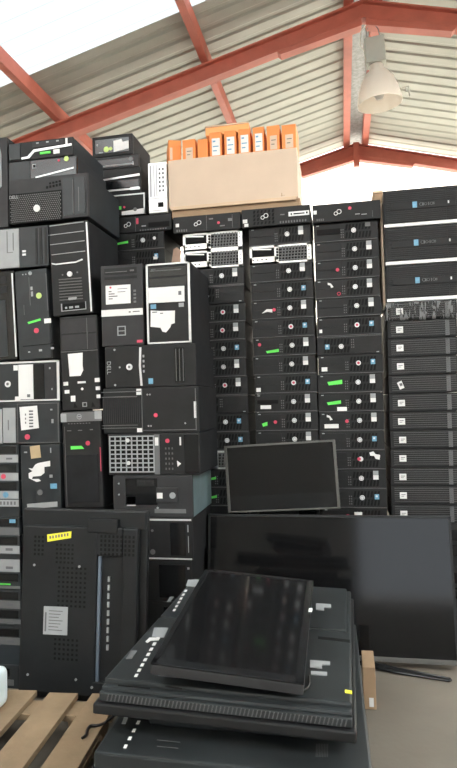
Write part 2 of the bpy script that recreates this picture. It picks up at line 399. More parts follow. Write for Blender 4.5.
# wide slim desktop with figure-eight badge
def wide(px0, px1, zb, h, Y, label, style):
    ym = 212; a = at(px0, ym, Y); c = at(px1, ym, Y); w = c.x-a.x-.003
    t = thing('desktop_computer', label, 'computer', ((a.x+c.x)/2, Y, zb), 'wide desktops crowning the columns')
    case(t, w, h, .36, K['case'], K['bezel'])
    F_ = lambda n, m, s, l=None, p=None: feat(t, w, h, n, K[m], s, l, p)
    def inf(u, v): F_('loop_badge', 'badge', [('o', u-.022, v+.04, .0085, .0019, .001), ('o', u+.026, v-.05, .0105, .0019, .001)], 'interlocked loop badge')
    if style == 0:
        inf(.365, .5); F_('white_label', 'white', [rect(.04, .42, .09, .62)])
        F_('panel_seam', 'seam', [rect(.5, .05, .505, .95, .001), rect(.88, .1, .885, .9, .001)])
        F_('red_sticker', 'red', [('d', .68, .55, .007, .002)]); F_('small_marks', 'mid', [rect(.54, .25, .6, .32), rect(.82, .34, .88, .5), rect(.7, .72, .77, .78)])
        F_('port_row', 'seam', [rect(.05+.035*i, .78, .07+.035*i, .92, .001) for i in range(5)])
    elif style == 1:
        F_('vent_grille', 'dark', slots(.17, .08, .5, .93, 6, 4, .012, .5)); inf(.335, .48)
        F_('white_label', 'white', [rect(.02, .56, .085, .76), rect(.04, .8, .1, .97)])
        o = F_('drive_faceplate', 'silver', [rect(.69, .34, .985, .58, .003)], 'silver drive faceplate'); F_('drive_slot', 'dark', [rect(.72, .42, .74, .52, .004), rect(.76, .43, .92, .5, .0035), rect(.94, .4, .965, .5, .004)], None, o)
        F_('small_marks', 'mid', [rect(.57, .42, .63, .47)]); F_('port_row', 'seam', [rect(.56+.04*i, .8, .58+.04*i, .92, .001) for i in range(10)])
    elif style == 2:
        inf(.37, .52); F_('white_label', 'white', [rect(.015, .32, .065, .52)])
        F_('red_sticker', 'red', [('d', .555, .33, .008, .002)]); F_('small_marks', 'lightgrey', [rect(.63, .66, .7, .7), rect(.72, .7, .8, .74)])
        F_('port_row', 'seam', [rect(.06+.03*i, .78, .078+.03*i, .9, .001) for i in range(4)]); F_('panel_seam', 'seam', [rect(.88, .55, .885, .9, .001)])
    else:
        inf(.3, .52); F_('drive_bay', 'dark', [rect(.64, .48, .97, .78, .003)]); F_('red_sticker', 'red', [rect(.445, .15, .48, .5)])
        F_('port_row', 'seam', [rect(.5+.04*i, .85, .52+.04*i, .93, .001) for i in range(11)]); F_('panel_seam', 'seam', [rect(.43, .05, .435, .95, .001)])
        F_('small_marks', 'lightgrey', [rect(.53, .62, .6, .68)])
    return t, h
def column(pts, y_top, y_ref, n, z0, Y=YC):
    pass
PITZ = .0938
def xcol(l0, r0, ya, l1, r1, yb, y):
    f = (y-ya)/(yb-ya); l = l0+(l1-l0)*f; r = r0+(r1-r0)*f
    return (at(l, y, YC).x + at(r, y, YC).x)/2
def run_column(where, specs, xs, y1, zlow_extra, start):
    """specs listed from the top; y1 = photo row of the first unit's upper edge at the column's middle"""
    xm = (xs[0]+xs[1])/2
    ztop = at(xm, y1, YC).z
    n = len(specs)
    zbase = ztop - n*PITZ
    xf = None
    for i, sp in enumerate(specs):
        y = y1 + (i+.5)*18.9
        x = xcol(*xs, y); z = ztop - (i+1)*PITZ + random.uniform(0, .0006)
        x += random.uniform(-.003, .003)
        yj = YC + random.uniform(0, .008)
        if sp[0] == 'chassis': stripped(x, z, yj, sp[1])
        else:
            kind, lab, badge, cert, ex = sp
            place_slim(x, z, yj, lab, badge, cert, ex, kind == 'flip')
        xf = x
    fill(xf, .3, YC+.005, zbase-.0005)
    return ztop
A_ = 'slim black desktop '
def L(n, where, what): return 'black desktop, %s, %s under the wide one %s' % (what, ORD[n], where)
W3 = 'beside the large towers'; W2 = 'in the middle column'; W1 = 'beside the mixed towers'
def S(n, where, what, badge, cert, ex=(), kind='n'): return (kind, L(n, where, what), badge, cert, ex)
c3 = [S(1, W3, 'open drive slot', 's', 'g', [('slot', .05, .3, .42, .6)]),
      S(2, W3, 'white sticker', 's', 'w'),
      S(3, W3, 'red dot and white sticker', 's', 'w', [('red', .35, .5)]),
      S(4, W3, 'torn label and red ring', 's', 'w', [('torn', .2, .15), ('ring', .37, .78)]),
      S(5, W3, 'plain drive, white sticker', 's', 'w'),
      S(6, W3, 'red badge and blue sticker', 'r', 'b', [('white', .035, .62, .08, .8)]),
      S(7, W3, 'grille at wrong end', 's', 'b', (), 'flip'),
      S(8, W3, 'white label and red badge', 'r', 'b', [('white', .05, .62, .14, .84)]),
      S(9, W3, 'slanted green sticker', 's', 'w', [('green', .15, .3, .38, .58)]),
      S(10, W3, 'green and white stickers', 's', 'w', [('green', .13, .38, .35, .62), ('white', .29, .74, .44, .95)]),
      S(11, W3, 'torn paper and white strip', 's', 'w', [('torn', .12, .12), ('white', .08, .62, .3, .84), ('red', .43, .48)]),
      S(12, W3, 'one blue sticker', 's', 'b'),
      S(13, W3, 'torn stickers on its grille', 'R', 't'),
      S(14, W3, 'grey badge', 's', 'w'),
      S(15, W3, 'blue-marked sticker', 's', 'b'),
      S(16, W3, 'red and white scraps', None, None, [('white', .5, .2, .62, .45), ('red', .4, .4)])]
c2 = [S(1, W2, 'white sticker', 's', 'w'),
      ('chassis', 'bare steel chassis, second under the wide desktop in the middle column'),
      S(3, W2, 'white sticker', 's', 'w'),
      S(4, W2, 'blue-green sticker', 's', 'b'),
      S(5, W2, 'white arrow sticker', 's', 'w', [('arrow', .17, .45), ('red', .37, .5)]),
      S(6, W2, 'red badge and blue sticker', 'r', 'b'),
      S(7, W2, 'red dot over green sticker', 's', 'w', [('red', .1, .35), ('green', .2, .62, .41, .84)]),
      S(8, W2, 'clean drive and white sticker', 's', 'w'),
      S(9, W2, 'pink badge and blue sticker', 'r', 'b', [('white', .02, .68, .09, .9)]),
      S(10, W2, 'open slot and white label', 's', 'w', [('slot', .04, .34, .38, .54), ('white', .09, .62, .26, .82)]),
      S(11, W2, 'green arrow and red dot', 's', 'w', [('green', .1, .5, .19, .76), ('red', .32, .52)]),
      S(12, W2, 'half behind the monitor', 's', 'w')]
c1 = [('chassis', 'upper of two bare steel chassis beside the brown paper scrap'),
      ('chassis', 'lower of two bare steel chassis beside the brown paper scrap'),
      S(3, W1, 'green and white marks', 's', 'w', [('green', .24, .3, .3, .5), ('white', .24, .66, .3, .84)]),
      S(4, W1, 'red badge at wrong end', 'r', None, (), 'flip'),
      S(5, W1, 'red-ringed badge', 'r', 'w', [('white', .3, .66, .38, .88)]),
      S(6, W1, 'green marker and red badge', 'r', 'w', [('green', .2, .44, .34, .6)]),
      S(7, W1, 'blue sticker', 's', 'b'),
      S(8, W1, 'white sticker', 's', 'w'),
      S(9, W1, 'reddish badge', 'r', 'w'),
      S(10, W1, 'blank reversed front', None, None, (), 'flip'),
      S(11, W1, 'blue sticker', 's', 'b'),
      S(12, W1, 'blue sticker above the monitor', 's', 'b'),
      ('chassis', 'bare steel chassis low between the tall block and the small monitor'),
      S(14, W1, 'green sticker, upper', None, None, [('green', .3, .4, .44, .6)]),
      S(15, W1, 'green sticker, lower', None, None, [('green', .3, .4, .44, .6)])]
zt3 = run_column(W3, c3, (314.3, 378.3, 231, 322.5, 386, 500), 221.8, 0, 2)
zt2 = run_column(W2, c2, (248.5, 311, 235, 256.5, 317.5, 424), 225.8, 0, 2)
zt1 = run_column(W1, c1, (182, 243.4, 240, 187, 250.5, 426), 231.6, 0, 2)
w3, h3 = wide(312, 381, zt3+.0005, .0915, 2.985, 'wide black desktop with loop badge, topmost beside the ribbed towers', 2)
w2, h2 = wide(241, 310.5, zt2+.0005, .0915, 2.985, 'wide black desktop with a silver drive faceplate under the cardboard box', 1)
w1, h1 = wide(172.5, 240.4, zt1+.0005, .086, 2.985, 'wide black desktop with loop badge under the cardboard box', 0)
# ---- column behind the tall block (only its top three show)
Y0c = 3.04
zA0 = at(140, 215.4, Y0c).z; hA = .0905
x0c = (at(106, 244, Y0c).x + at(167.5, 244, Y0c).x)/2 - .002
t, _ = wide(108, 171.5, zA0-hA, hA, Y0c, 'wide black desktop with loop badge under the bare upright chassis', 3)
zz = zA0-hA-.001
g = 'slim desktops stacked in columns against the far side'
t = dup(SP, (x0c, Y0c, zz-PITZ), 'black slim desktop with a green sticker, second under the bare upright chassis', g)
slim(t, 's', None, [('green', .13, .42, .36, .62)]); feat(t, SW, SH, 'white_sticker', K['white'], [('d', .83, .38, .0085, .002)])
t = dup(SP, (x0c+.002, Y0c, zz-2*PITZ), 'black slim desktop just above the white-panelled towers, third under the bare chassis', g)
slim(t, None, 'b', [('white', .8, .45, .87, .6)])
fill(x0c, .318, Y0c, zz-2*PITZ-.0005, .36)
# remove the two prototypes themselves
for p in (SP, SPF):
    for c in list(p.children): D.objects.remove(c)
    D.objects.remove(p)
# ------------------------------------------------------------------ tall block (towers stacked in front of the columns)
YB = 2.6
def Z(px, py, Y=YB): return at(px, py, Y).z
G_ = 'towers of the tall block'
# --- middle stack under the two upright towers
z344 = Z(150, 344.5); z387 = Z(150, 387); z433 = Z(150, 433); z475 = Z(150, 475); z517 = Z(155, 517.5); z560 = Z(155, 560); z600 = Z(155, 601)
U = Unit('tower_computer', 'dark tower with a white label and pale band, upright beside the silver-rimmed one', 'computer', (101, 264.5, 143.5, 344.5), YB, .38, K['case'], K['bezel_grey'], zb=z344)
U.f('drive_bay', 'bezel', [U.R(105, 267.5, 138, 274), U.R(105, 276, 138, 279)]); U.f('drive_line', 'seam', [U.R(106, 271, 128, 271.6, .003), U.R(131, 270, 135, 271.5, .003)])
o = U.f('white_label', 'white', [U.R(106, 284.5, 131, 303)], 'white printed label'); U.f('print', 'ink', [U.R(109, 290+2.4*i, 112+(i*3) % 8, 291+2.4*i, .0025) for i in range(4)] + [U.R(118, 288, 128, 288.6, .0025), U.R(118, 291, 126, 291.6, .0025)], None, o)
U.f('red_dot', 'red', [U.C(111, 286.5, .005, .003)], 'red dot sticker')
o = U.f('pale_band', 'silver', [U.R(101.3, 308.5, 143, 315, .003)], 'pale silver band'); U.f('band_print', 'ink', [U.R(129, 311, 131, 312.4, .0035), U.R(133, 311, 140, 312, .0035)], None, o)
U.f('square_badge', 'lightgrey', [U.R(117, 325.5, 118, 334), U.R(124.5, 325.5, 125.5, 334), U.R(117, 325, 125.5, 326), U.R(117, 333.5, 125.5, 334.5), U.R(117, 329.5, 125.5, 330.2)])
U.f('red_sticker', 'red', [U.R(136.5, 339.5, 142, 342)]); U.f('port_marks', 'mid', [U.R(134, 290+3.6*i, 136.5, 292+3.6*i, .002) for i in range(4)])
U = Unit('tower_computer', 'silver-rimmed black tower with a white drive panel and torn label, standing upright', 'computer', (146.5, 262.5, 191, 344.5), YB, .38, K['case'], K['bezel'], zb=z344)
U.f('silver_rim', 'silver', [U.R(146.6, 262.8, 148.4, 344, .004), U.R(188.6, 262.8, 190.8, 344, .004), U.R(146.6, 262.8, 190.8, 264.4, .004), U.R(146.6, 342.6, 190.8, 344.2, .004)], 'silver rim')
U.f('drive_bay', 'gloss', [U.R(150, 267, 187, 276), U.R(150, 278, 187, 286)]); U.f('drive_line', 'seam', [U.R(151, 269.5, 182, 270.3, .003), U.R(152, 268, 156, 269, .003)])
o = U.f('white_panel', 'white', [U.R(148.6, 287, 185, 302.6, .0035, .001)], 'white drive panel'); U.f('print', 'ink', [U.R(179, 292, 182, 296, .004)], None, o)
U.f('blue_sticker', 'blue', [U.R(150.5, 304, 156, 308.5)], 'blue sticker'); U.f('grey_sticker', 'lightgrey', [U.R(179, 304, 184, 308)])
o = U.f('torn_label', 'white', [U.P([(150.5, 310), (160, 311), (175, 311.5), (174.5, 324), (171, 325), (170, 328), (165.5, 333), (162, 332), (160, 328), (150, 326.5)])], 'torn white label'); U.f('print', 'ink', [U.R(152, 311.5, 157, 312.5, .0025), U.R(160, 313, 163, 314, .0025)], None, o)
U = Unit('tower_computer', 'black tower lying on its side with round white button, just under the upright pair', 'computer', (104.7, 345.5, 196, 387), YB, .385, K['case'], K['bezel'], zb=z387, ztop=z344-.001)
U.f('front_curve', 'silver', [U.P([(140.5, 347.5), (142.5, 347.5), (141.6, 366), (143, 385.5), (141, 385.5), (139.8, 366)], .004)], 'curved silver strip')
o = U.f('power_button', 'badge', [U.C(130, 366.5, .0145, .005)]); U.f('button_center', 'mid', [U.C(130, 366.5, .006, .0062)], None, o)
lettering('DELL', .027, K['lightgrey'], U.root, ((U.u(108.7)-.5)*U.w, -.001, (1-U.v(366.5))*U.h), (math.pi/2, math.pi/2, 0))
U.f('indicator_marks', 'lightgrey', [U.C(120, 366.5, .004), U.C(115, 348.8, .005), U.C(115, 384, .005)] + [U.R(143.5, 355+5*i, 145.2, 357.5+5*i) for i in range(4)])
U.f('drive_bay', 'gloss', [U.R(175.5, 349.5, 185, 383, .0025)]); U.f('drive_line', 'seam', [U.R(176.5, 350.5, 177.2, 382, .0035), U.R(180, 350.5, 180.6, 382, .0035), U.R(183.5, 350.5, 184.2, 382, .0035)])
U.f('blue_sticker', 'blue', [U.R(149, 378.5, 153.5, 384)], 'blue sticker')
U = Unit('tower_computer', 'black tower lying on its side with upright ribs and one red dot', 'computer', (103.2, 388, 199, 433), YB, .385, K['case'], K['bezel'], zb=z433, ztop=z387-.001)
U.f('ribbed_grille', 'bezel_grey', [U.R(103+2.05*i, 398, 104+2.05*i, 423, .004) for i in range(19)]); U.f('front_bars', 'seam', [U.R(101.5, 391, 142, 392, .003), U.R(101.5, 396, 138, 397, .003), U.R(101.5, 424.5, 138, 425.3, .003), U.R(101.5, 427.2, 138, 428, .003)])
U.f('center_seam', 'mid', [U.R(142.6, 389, 143.3, 432, .003), U.R(143, 430, 196, 430.6, .002), U.R(195.8, 390, 196.4, 431, .002)])
U.f('white_tape', 'white', [U.R(137.5, 389, 143.2, 395), U.R(137.5, 428, 142.5, 432)], 'white tape scraps'); U.f('white_strip', 'white', [U.R(194.4, 403, 196.6, 419)], 'white strip')
U.f('red_dot', 'red', [U.C(156.5, 415.5, .0095, .003)], 'red dot sticker'); U.f('screw_marks', 'lightgrey', [U.C(148.5, 395, .004), U.C(151, 395, .004), U.C(149, 426, .004), U.C(151.5, 426, .004), U.C(185.5, 424, .004)])
U = Unit('tower_computer', 'black tower lying on its side with a pale lattice grille', 'computer', (108, 434, 200, 475), YB, .385, K['case'], K['bezel'], zb=z475, ztop=z433-.001)
g1 = [U.R(109.5+5.6*i, 436, 110.7+5.6*i, 472, .005) for i in range(9)] + [U.R(109.5, 436+4.4*i, 155, 437.2+4.4*i, .0045) for i in range(9)]
U.f('lattice_grille', 'lightgrey', g1, 'pale lattice grille'); U.f('grille_back', 'dark', [U.R(110, 436.5, 154.5, 472)]); U.f('grille_studs', 'silver', [U.C(128.5, 440.5, .009, .006), U.C(129, 463, .009, .006)])
U.f('silver_strip', 'mid', [U.R(155.2, 435, 160.5, 474.5, .004)], 'grey strip'); U.f('white_tag', 'white', [U.R(156.2, 438, 159.6, 446, .005)])
U.f('red_dot', 'red', [U.C(168.5, 441.5, .0095, .003)], 'red dot sticker'); U.f('white_mark', 'white', [U.R(180.5, 438, 182, 446), U.P([(177.5, 461), (181.5, 464), (178, 467)])])
U.f('port_row', 'seam', [U.R(166+3.2*j, 448+5*i, 167.2+3.2*j, 450+5*i) for i in range(5) for j in range(3)]); U.f('drive_bay', 'gloss', [U.R(185, 436, 199, 473)])
U = Unit('tower_computer', 'dark tower lying on its side with a blue-grey steel flank', 'computer', (113, 476, 193, 517.5), YB, .385, K['teal'], K['bezel_grey'], zb=z517, ztop=z475-.001, side='blue-grey steel flank')
U.f('screen_window', 'gloss', [U.R(126, 479, 158, 505, .002)]); U.f('drive_bay', 'bezel', [U.R(137.5, 480, 155, 486.5, .004, .001), U.R(139, 481.5, 146, 485, .006), U.R(147.5, 481.5, 154, 485, .006)])
U.f('rounded_panel', 'bezel_grey', [U.R(157, 488, 179, 502.5, .006, .003)]); U.f('white_tape', 'white', [U.R(127, 497, 136, 506), U.R(158, 493, 163.5, 498.5, .0075)], 'white tape scraps')
U.f('power_button', 'lightgrey', [U.C(173.5, 495.5, .014, .009)]); U.f('front_bar', 'mid', [U.R(155, 509, 186, 513, .003)])
U.f('screw_marks', 'lightgrey', [U.C(119, 484, .004), U.C(119, 495, .004), U.C(158, 508, .005)])
U = Unit('tower_computer', 'black tower lying between silver edges, half covered by the upturned television', 'computer', (112, 518.5, 193, 560), YB, .385, K['case'], K['bezel'], zb=z560, ztop=z517-.001)
U.f('silver_edges', 'silver', [U.R(113, 519.3, 192, 521, .003), U.R(113, 557.6, 192, 559, .003)], 'silver edges'); U.f('drive_bay', 'gloss', [U.R(171, 523, 186, 555)]); U.f('power_button', 'mid', [U.C(153, 531, .006), U.C(153, 552, .012)]); U.f('white_marks', 'lightgrey', [U.R(188, 525, 189, 532), U.R(188.4, 536, 189, 552)])
U = Unit('tower_computer', 'lowest visible black tower lying at the back corner of the television pile', 'computer', (112, 561, 192, 601), YB, .385, K['case'], K['bezel'], zb=z600, ztop=z560-.001)
U.f('drive_bay', 'gloss', [U.R(160, 565, 186, 597)]); U.f('white_mark', 'lightgrey', [U.R(188, 567, 190, 569)])
fill((at(112, 600, YB).x + at(192, 600, YB).x)/2, .36, YB, z600-.001, .385)
# brown paper scrap between the tall block and the chassis: stands on the slim desktop behind
a = at(170.5, 262, 3.02); c = at(181.5, 238, 3.02); ZM2 = Z(150, 262.5)
bm = MB(); pts = [(0, 0), (.05, 0), (.054, .05), (.045, .085), (.052, .13), (.03, .15), (.012, .14), (.002, .08)]
bm.prism([(p[0], p[1]) for p in pts], 0, .012, .003); o = bm.build('brown_paper', K['brown']); o.location = (at(171, 250, 2.93).x, 2.93, ZM2+.001)
tag(o, 'crumpled brown paper scrap wedged beside the bare steel chassis', 'paper')
# --- stack with the leaning towers
z315 = Z(76, 315.5); z410 = Z(82, 410.5); z508 = Z(85, 508); z444 = Z(30, 444.2); z402 = Z(25, 402); z361 = Z(25, 361)
U = Unit('tower_computer', 'black upright tower with a green sticker below a red dot, under a grey top strip', 'computer', (64, 411, 102.7, 508), YB, .38, K['case'], K['bezel'], zb=z508, ztop=z410, roll=1.0)
U.f('grey_strip', 'mid', [U.R(63.3, 412, 104.5, 421.5, .004)], 'grey top strip'); U.f('white_tape', 'lightgrey', [U.R(63, 413, 69, 421.5, .005), U.R(97.5, 411.5, 104.5, 419.5, .005)])
U.f('square_badge', 'lightgrey', [U.O(82, 416.5, .011, .0015, .005), U.R(80.5, 416, 83.5, 417, .006)]); U.f('status_marks', 'mid', [U.R(69, 430, 73, 430.8), U.R(80, 430, 84, 430.8), U.R(92, 429.5, 95, 430.5)] + [U.R(70+3*i, 423, 71.5+3*i, 423.7) for i in range(8)])
U.f('green_sticker', 'green', [U.P([(72, 446), (83, 446), (85.5, 449), (72, 449.4)])], 'green arrow sticker'); U.f('red_dot', 'red', [U.C(89.5, 443.5, .0105, .003)], 'red dot sticker')
U.f('red_stripe', 'red', [U.R(101.3, 448, 102, 472, .0012)]); U.f('lower_panel', 'case', [U.R(67, 455, 99, 503, .003, .002)]); U.f('panel_seam', 'seam', [U.R(66, 426, 66.5, 506, .0012)])
U = Unit('tower_computer', 'black upright tower with a torn white paper and square tape scraps, under the ribbed one', 'computer', (61.5, 316.5, 99.5, 410.5), YB, .38, K['case'], K['bezel'], zb=z410+.001, ztop=z315, roll=1.0)
U.f('drive_bay', 'bezel_grey', [U.R(63, 319, 98, 333), U.R(63, 335, 98, 350)]); U.f('panel_seam', 'seam', [U.R(62, 351.3, 99, 352, .002), U.R(89, 319, 89.5, 350, .003)])
U.f('torn_paper', 'white', [U.P([(69, 354), (84, 353.5), (83.5, 366), (84, 371), (81, 376.5), (70, 376.5)])], 'torn white paper')
U.f('white_tape', 'white', [U.R(63.5, 381.8, 68.2, 385.5), U.R(64.5, 390, 69.2, 393.5), U.R(70.5, 396, 75, 401.8), U.R(78, 382, 86, 384), U.C(82.3, 389.6, .006), U.R(95.3, 379.5, 100, 383.5), U.R(96, 388, 100, 391.5), U.R(96.5, 396, 100, 399.5)], 'square white tape scraps')
U.f('square_badge', 'lightgrey', [U.R(82, 403, 86.5, 403.8), U.R(82, 406.7, 86.5, 407.5), U.R(82, 403, 82.8, 407.5), U.R(85.8, 403, 86.5, 407.5)]); U.f('front_feet', 'dark', [U.P([(74, 403), (77, 408), (73, 408)]), U.P([(92, 403), (95, 408), (91, 408)])])
U = Unit('tower_computer', 'black upright tower with a ribbed lower grille and silver round button, beneath the honeycomb-fronted server', 'computer', (52.3, 221, 92, 315.5), YB, .38, K['case'], K['bezel'], zb=z315+.001, roll=2.2)
U.f('bay_lines', 'lightgrey', [U.R(53.5, 222, 88, 222.9, .003), U.R(52, 231.5, 88, 232.1, .003), U.R(53, 241.5, 88, 242.1, .003), U.R(54, 252, 88, 252.6, .003)]); U.f('curved_trim', 'silver', [U.P([(54, 260.8), (58, 262), (78, 262), (85, 260), (85, 261.3), (78, 263.3), (58, 263.3), (54, 262)], .005)], 'silver curved trim')
U.f('power_button', 'badge', [U.C(71.5, 274, .0125, .006)]); U.f('side_buttons', 'mid', [U.C(64, 274, .004), U.C(79, 273, .004)])
U.f('ribbed_grille', 'seam', [U.P([(60, 278+3*i), (83, 278.7+3*i), (83, 279.6+3*i), (60, 278.9+3*i)], .004) for i in range(8)]); o = U.f('maker_badge', 'lightgrey', [U.R(69, 298, 77, 300.4, .006)])
U.f('port_panel', 'dark', [U.R(61, 304, 86, 311)]); U.f('port_frame', 'lightgrey', [U.R(61, 303.5, 62, 311.3, .004), U.R(61, 310.6, 86, 311.3, .003), U.R(85.4, 303.5, 86, 311.3, .003), U.R(65, 307, 67, 309, .003), U.R(69, 307, 73, 309, .003), U.R(75, 307, 79, 309, .003)])
U.f('silver_edge', 'silver', [U.R(90.2, 223, 91.6, 314, .002)], 'silver edge')
# pair lying across
U8 = Unit('tower_computer', 'silver-edged black tower lying on its side with a broad white panel across it', 'computer', (-27, 361, 60, 402), YB, .38, K['case_blue'], K['bezel_blue'], zb=z402+.001, ztop=z361)
U = U8
U.f('silver_rim', 'silver', [U.R(57.5, 361.6, 59.8, 401.6, .004), U.R(-26.5, 361.3, 59.8, 363, .004), U.R(-26.5, 400, 59.8, 401.5, .003)], 'silver rim'); U.f('white_panel', 'white', [U.R(19.5, 364.5, 34, 399.5, .004, .001)], 'broad white panel')
U.f('glossy_strip', 'gloss', [U.R(34.5, 364.5, 45, 399.5, .003)]); U.f('drive_bay', 'bezel_grey', [U.R(46, 364.5, 55, 399.5, .003)]); U.f('drive_marks', 'lightgrey', [U.R(50, 368, 51.5, 370, .004), U.R(52, 389, 53.2, 391, .004)])
U.f('round_badge', 'badge', [U.C(8.5, 383.5, .015, .003)]); U.f('badge_mark', 'mid', [U.C(8.5, 383.5, .007, .0042)]); U.f('white_tape', 'white', [U.R(14.5, 364.8, 18.8, 370), U.R(16, 396.5, 21, 400.5, .0055)], 'white tape scraps'); U.f('panel_print', 'ink', [U.R(28, 394.5, 31, 397.5, .005)])
U = Unit('tower_computer', 'black tower lying on its side with a paper label and pale strips across it', 'computer', (-27, 402.8, 60, 444), YB, .38, K['case_blue'], K['bezel_blue'], zb=z444+.001, ztop=z402)
U.f('pale_strips', 'lightgrey', [U.R(4, 408, 16.5, 442.5, .004), U.R(-4, 409, 3, 443, .004)], 'pale strips'); o = U.f('white_label', 'white', [U.P([(20.5, 407.5), (38, 406.5), (39.5, 428.5), (22, 430.5)])], 'white paper label')
U.f('print', 'ink', [U.R(30, 411+3*i, 34, 412.6+3*i, .0025) for i in range(6)] + [U.R(26, 414+4*i, 27, 416+4*i, .0025) for i in range(3)], None, o); U.f('strip_marks', 'ink', [U.R(9, 420, 9.8, 430, .005)])
U.f('red_dot', 'red', [U.C(28, 437, .013, .003)], 'red dot sticker'); U.f('silver_rim', 'seam', [U.R(58.2, 404, 59.4, 443, .003), U.R(18, 404, 59, 404.8, .003), U.R(18, 442.4, 59, 443.2, .003), U.R(18, 404, 18.8, 443, .003)]); U.f('button_marks', 'lightgrey', [U.R(51, 410, 53, 411.5), U.R(52, 420, 54, 424)])
z530 = Z(42, 534)
U = Unit('tower_computer', 'black upright tower with tan tape and torn white paper, above the upturned television', 'computer', (22, 444.5, 62, 534), YB, .38, K['case_blue'], K['bezel_blue'], zb=z530, ztop=z444, roll=1.0)
U.f('tan_tape', 'tape', [U.P([(32, 446), (42, 444.8), (43, 457.5), (33, 458.5)])], 'tan tape'); U.f('torn_paper', 'white', [U.P([(40, 463), (52, 461), (52, 466.5), (46, 467), (46, 473), (42, 476), (34, 476.5), (33, 479), (40, 479), (42, 481), (38, 482), (30, 478), (30, 473), (34, 471), (30, 468), (34, 468.5), (37, 464.5)])], 'torn white paper')
U.f('blue_sticker', 'blue', [U.R(51.5, 484, 58, 489)], 'blue sticker'); U.f('power_button', 'mid', [U.C(41, 492.5, .013, .004)]); U.f('pale_strip', 'lightgrey', [U.P([(27.5, 504), (58, 502), (58, 507), (28, 509)], .004)], 'pale strip'); U.f('button_marks', 'lightgrey', [U.R(26, 451, 29, 452.5), U.R(52.5, 448, 53.5, 453), U.R(51, 475, 54, 478)])
fill((at(21, 560, YB).x + at(61, 560, YB).x)/2, .185, YB, z530-.001, .38)
fill((at(64, 560, YB).x + at(107, 560, YB).x)/2, .19, YB, z508-.001, .38)
# far-left slim column
YL = YB; n11 = 12; zt = z444-.0005; h11 = zt/n11
x_l, x_r = at(-30, 540, YL).x, at(20.3, 540, YL).x
pr = None
STR = ['pale strip and dark button', 'pale strip and red dot', 'pale strip and blue dot', 'row of square buttons', 'small blue sticker', 'pale lower strip', 'broad pale strip', 'dull green strip', 'dim grey strip', 'thin pale strip', 'dark lower strip', 'bare front']
for i in range(n11):
    w = x_r-x_l-.004; h = h11-.001
    lab = 'black slim desktop with %s, %s below the paper-labelled lying tower' % (STR[i], ORD[i+1])
    t = thing('desktop_computer', lab, 'computer', ((x_l+x_r)/2, YL, zt-(i+1)*h11), 'slim desktops beside the upturned television')
    case(t, w, h, .36, K['case_blue'], K['bezel_blue'])
    F_ = lambda n, m, s, l=None: feat(t, w, h, n, K[m], s, l)
    if i == 3: F_('pale_strip', 'lightgrey', [rect(.3, .03, .99, .4, .003)]); F_('button_row', 'ink', [rect(.62+.07*q, .12, .655+.07*q, .3, .004) for q in range(5)])
    elif i == 7: F_('green_strip', 'green', [rect(.55, .62, .8, .7, .002)]); F_('pale_strip', 'mid', [rect(.2, .75, .99, .9)])
    elif i < 11:
        F_('pale_strip', ['lightgrey', 'lightgrey', 'lightgrey', '', 'mid', 'lightgrey', 'lightgrey', '', 'mid', 'mid', 'mid'][i], [rect(.2, .56 if i != 6 else .3, .99, .98 if i != 9 else .8, .003)])
        if i == 1: F_('red_dot', 'red', [('d', .7, .75, .012, .005)])
        elif i == 2: F_('blue_dot', 'blue', [('d', .74, .76, .014, .005)])
        elif i == 0: F_('dark_button', 'ink', [rect(.76, .72, .88, .82, .005)])
        elif i == 4: F_('blue_sticker', 'blue', [rect(.8, .1, .92, .3)])
        else: F_('dark_button', 'ink', [rect(.72, .68, .86, .82, .004)])
    F_('drive_bay', 'gloss', [rect(.15, .08, .95, .5, .0015)]) if i not in (3, 6) else None
U = Unit('desktop_computer', 'added black slim desktop darkening the floor before the slim stack at the edge', 'computer', (-26, 667, 18.5, 690), 2.375, .21, K['case_blue'], K['bezel_blue'], zb=.001, ztop=.098)  # made-up unit, added to darken floor where no machine is seen
U.f('drive_bay', 'gloss', [U.R(-20, 670, 10, 678)]); U.f('pale_strip', 'mid', [U.R(-20, 681, 14, 687)])
# towers above the lying pair
U = Unit('tower_computer', 'glossy black upright tower cut by the edge, with one silver edge line', 'computer', (-21, 271, 17.3, 361), YB, .38, K['case_blue'], K['gloss'], zb=z361+.001, roll=2.2)
U.f('silver_line', 'silver', [U.R(15.6, 274, 16.8, 358, .004)], 'silver edge line'); U.f('side_panel', 'bezel_blue', [U.R(-18, 300, 8, 357, .003)]); U.f('drive_bay', 'bezel', [U.R(-18, 276, 10, 283), U.R(-18, 286, 10, 293)])
U = Unit('tower_computer', 'black upright tower with green, white and lime stickers above a red dot', 'computer', (18.5, 268.5, 51, 361), YB, .38, K['case_blue'], K['bezel_blue'], zb=z361+.001, roll=2.5)
U.f('lime_sticker', 'lime', [U.C(42, 296, .014)], 'round lime sticker'); U.f('green_sticker', 'green', [U.P([(29, 322), (42, 319.5), (42.5, 321.5), (30, 324)])], 'green sticker'); U.f('white_label', 'white', [U.R(46, 320.3, 52.5, 325)], 'white label')
U.f('red_dot', 'red', [U.C(37.5, 331.5, .012, .003)], 'red dot sticker'); U.f('button_marks', 'lightgrey', [U.C(27, 272.5, .003), U.C(30, 272.5, .003), U.C(34.5, 272, .009)]); U.f('status_marks', 'lightgrey', [U.R(34, 286, 36, 289.5), U.R(34.2, 291, 36.2, 296)]); U.f('base_line', 'dark', [U.R(23, 346, 55, 346.8)]); U.f('base_marks', 'lightgrey', [U.R(28, 352, 30, 353.4), U.R(39, 351, 42, 353), U.R(51, 350, 54, 352)]); U.f('panel_seam', 'seam', [U.R(32.6, 276, 33, 305, .001), U.R(26, 304, 26.6, 314, .002), U.R(50, 274, 50.5, 312, .001)])
z267 = Z(25, 268.4)
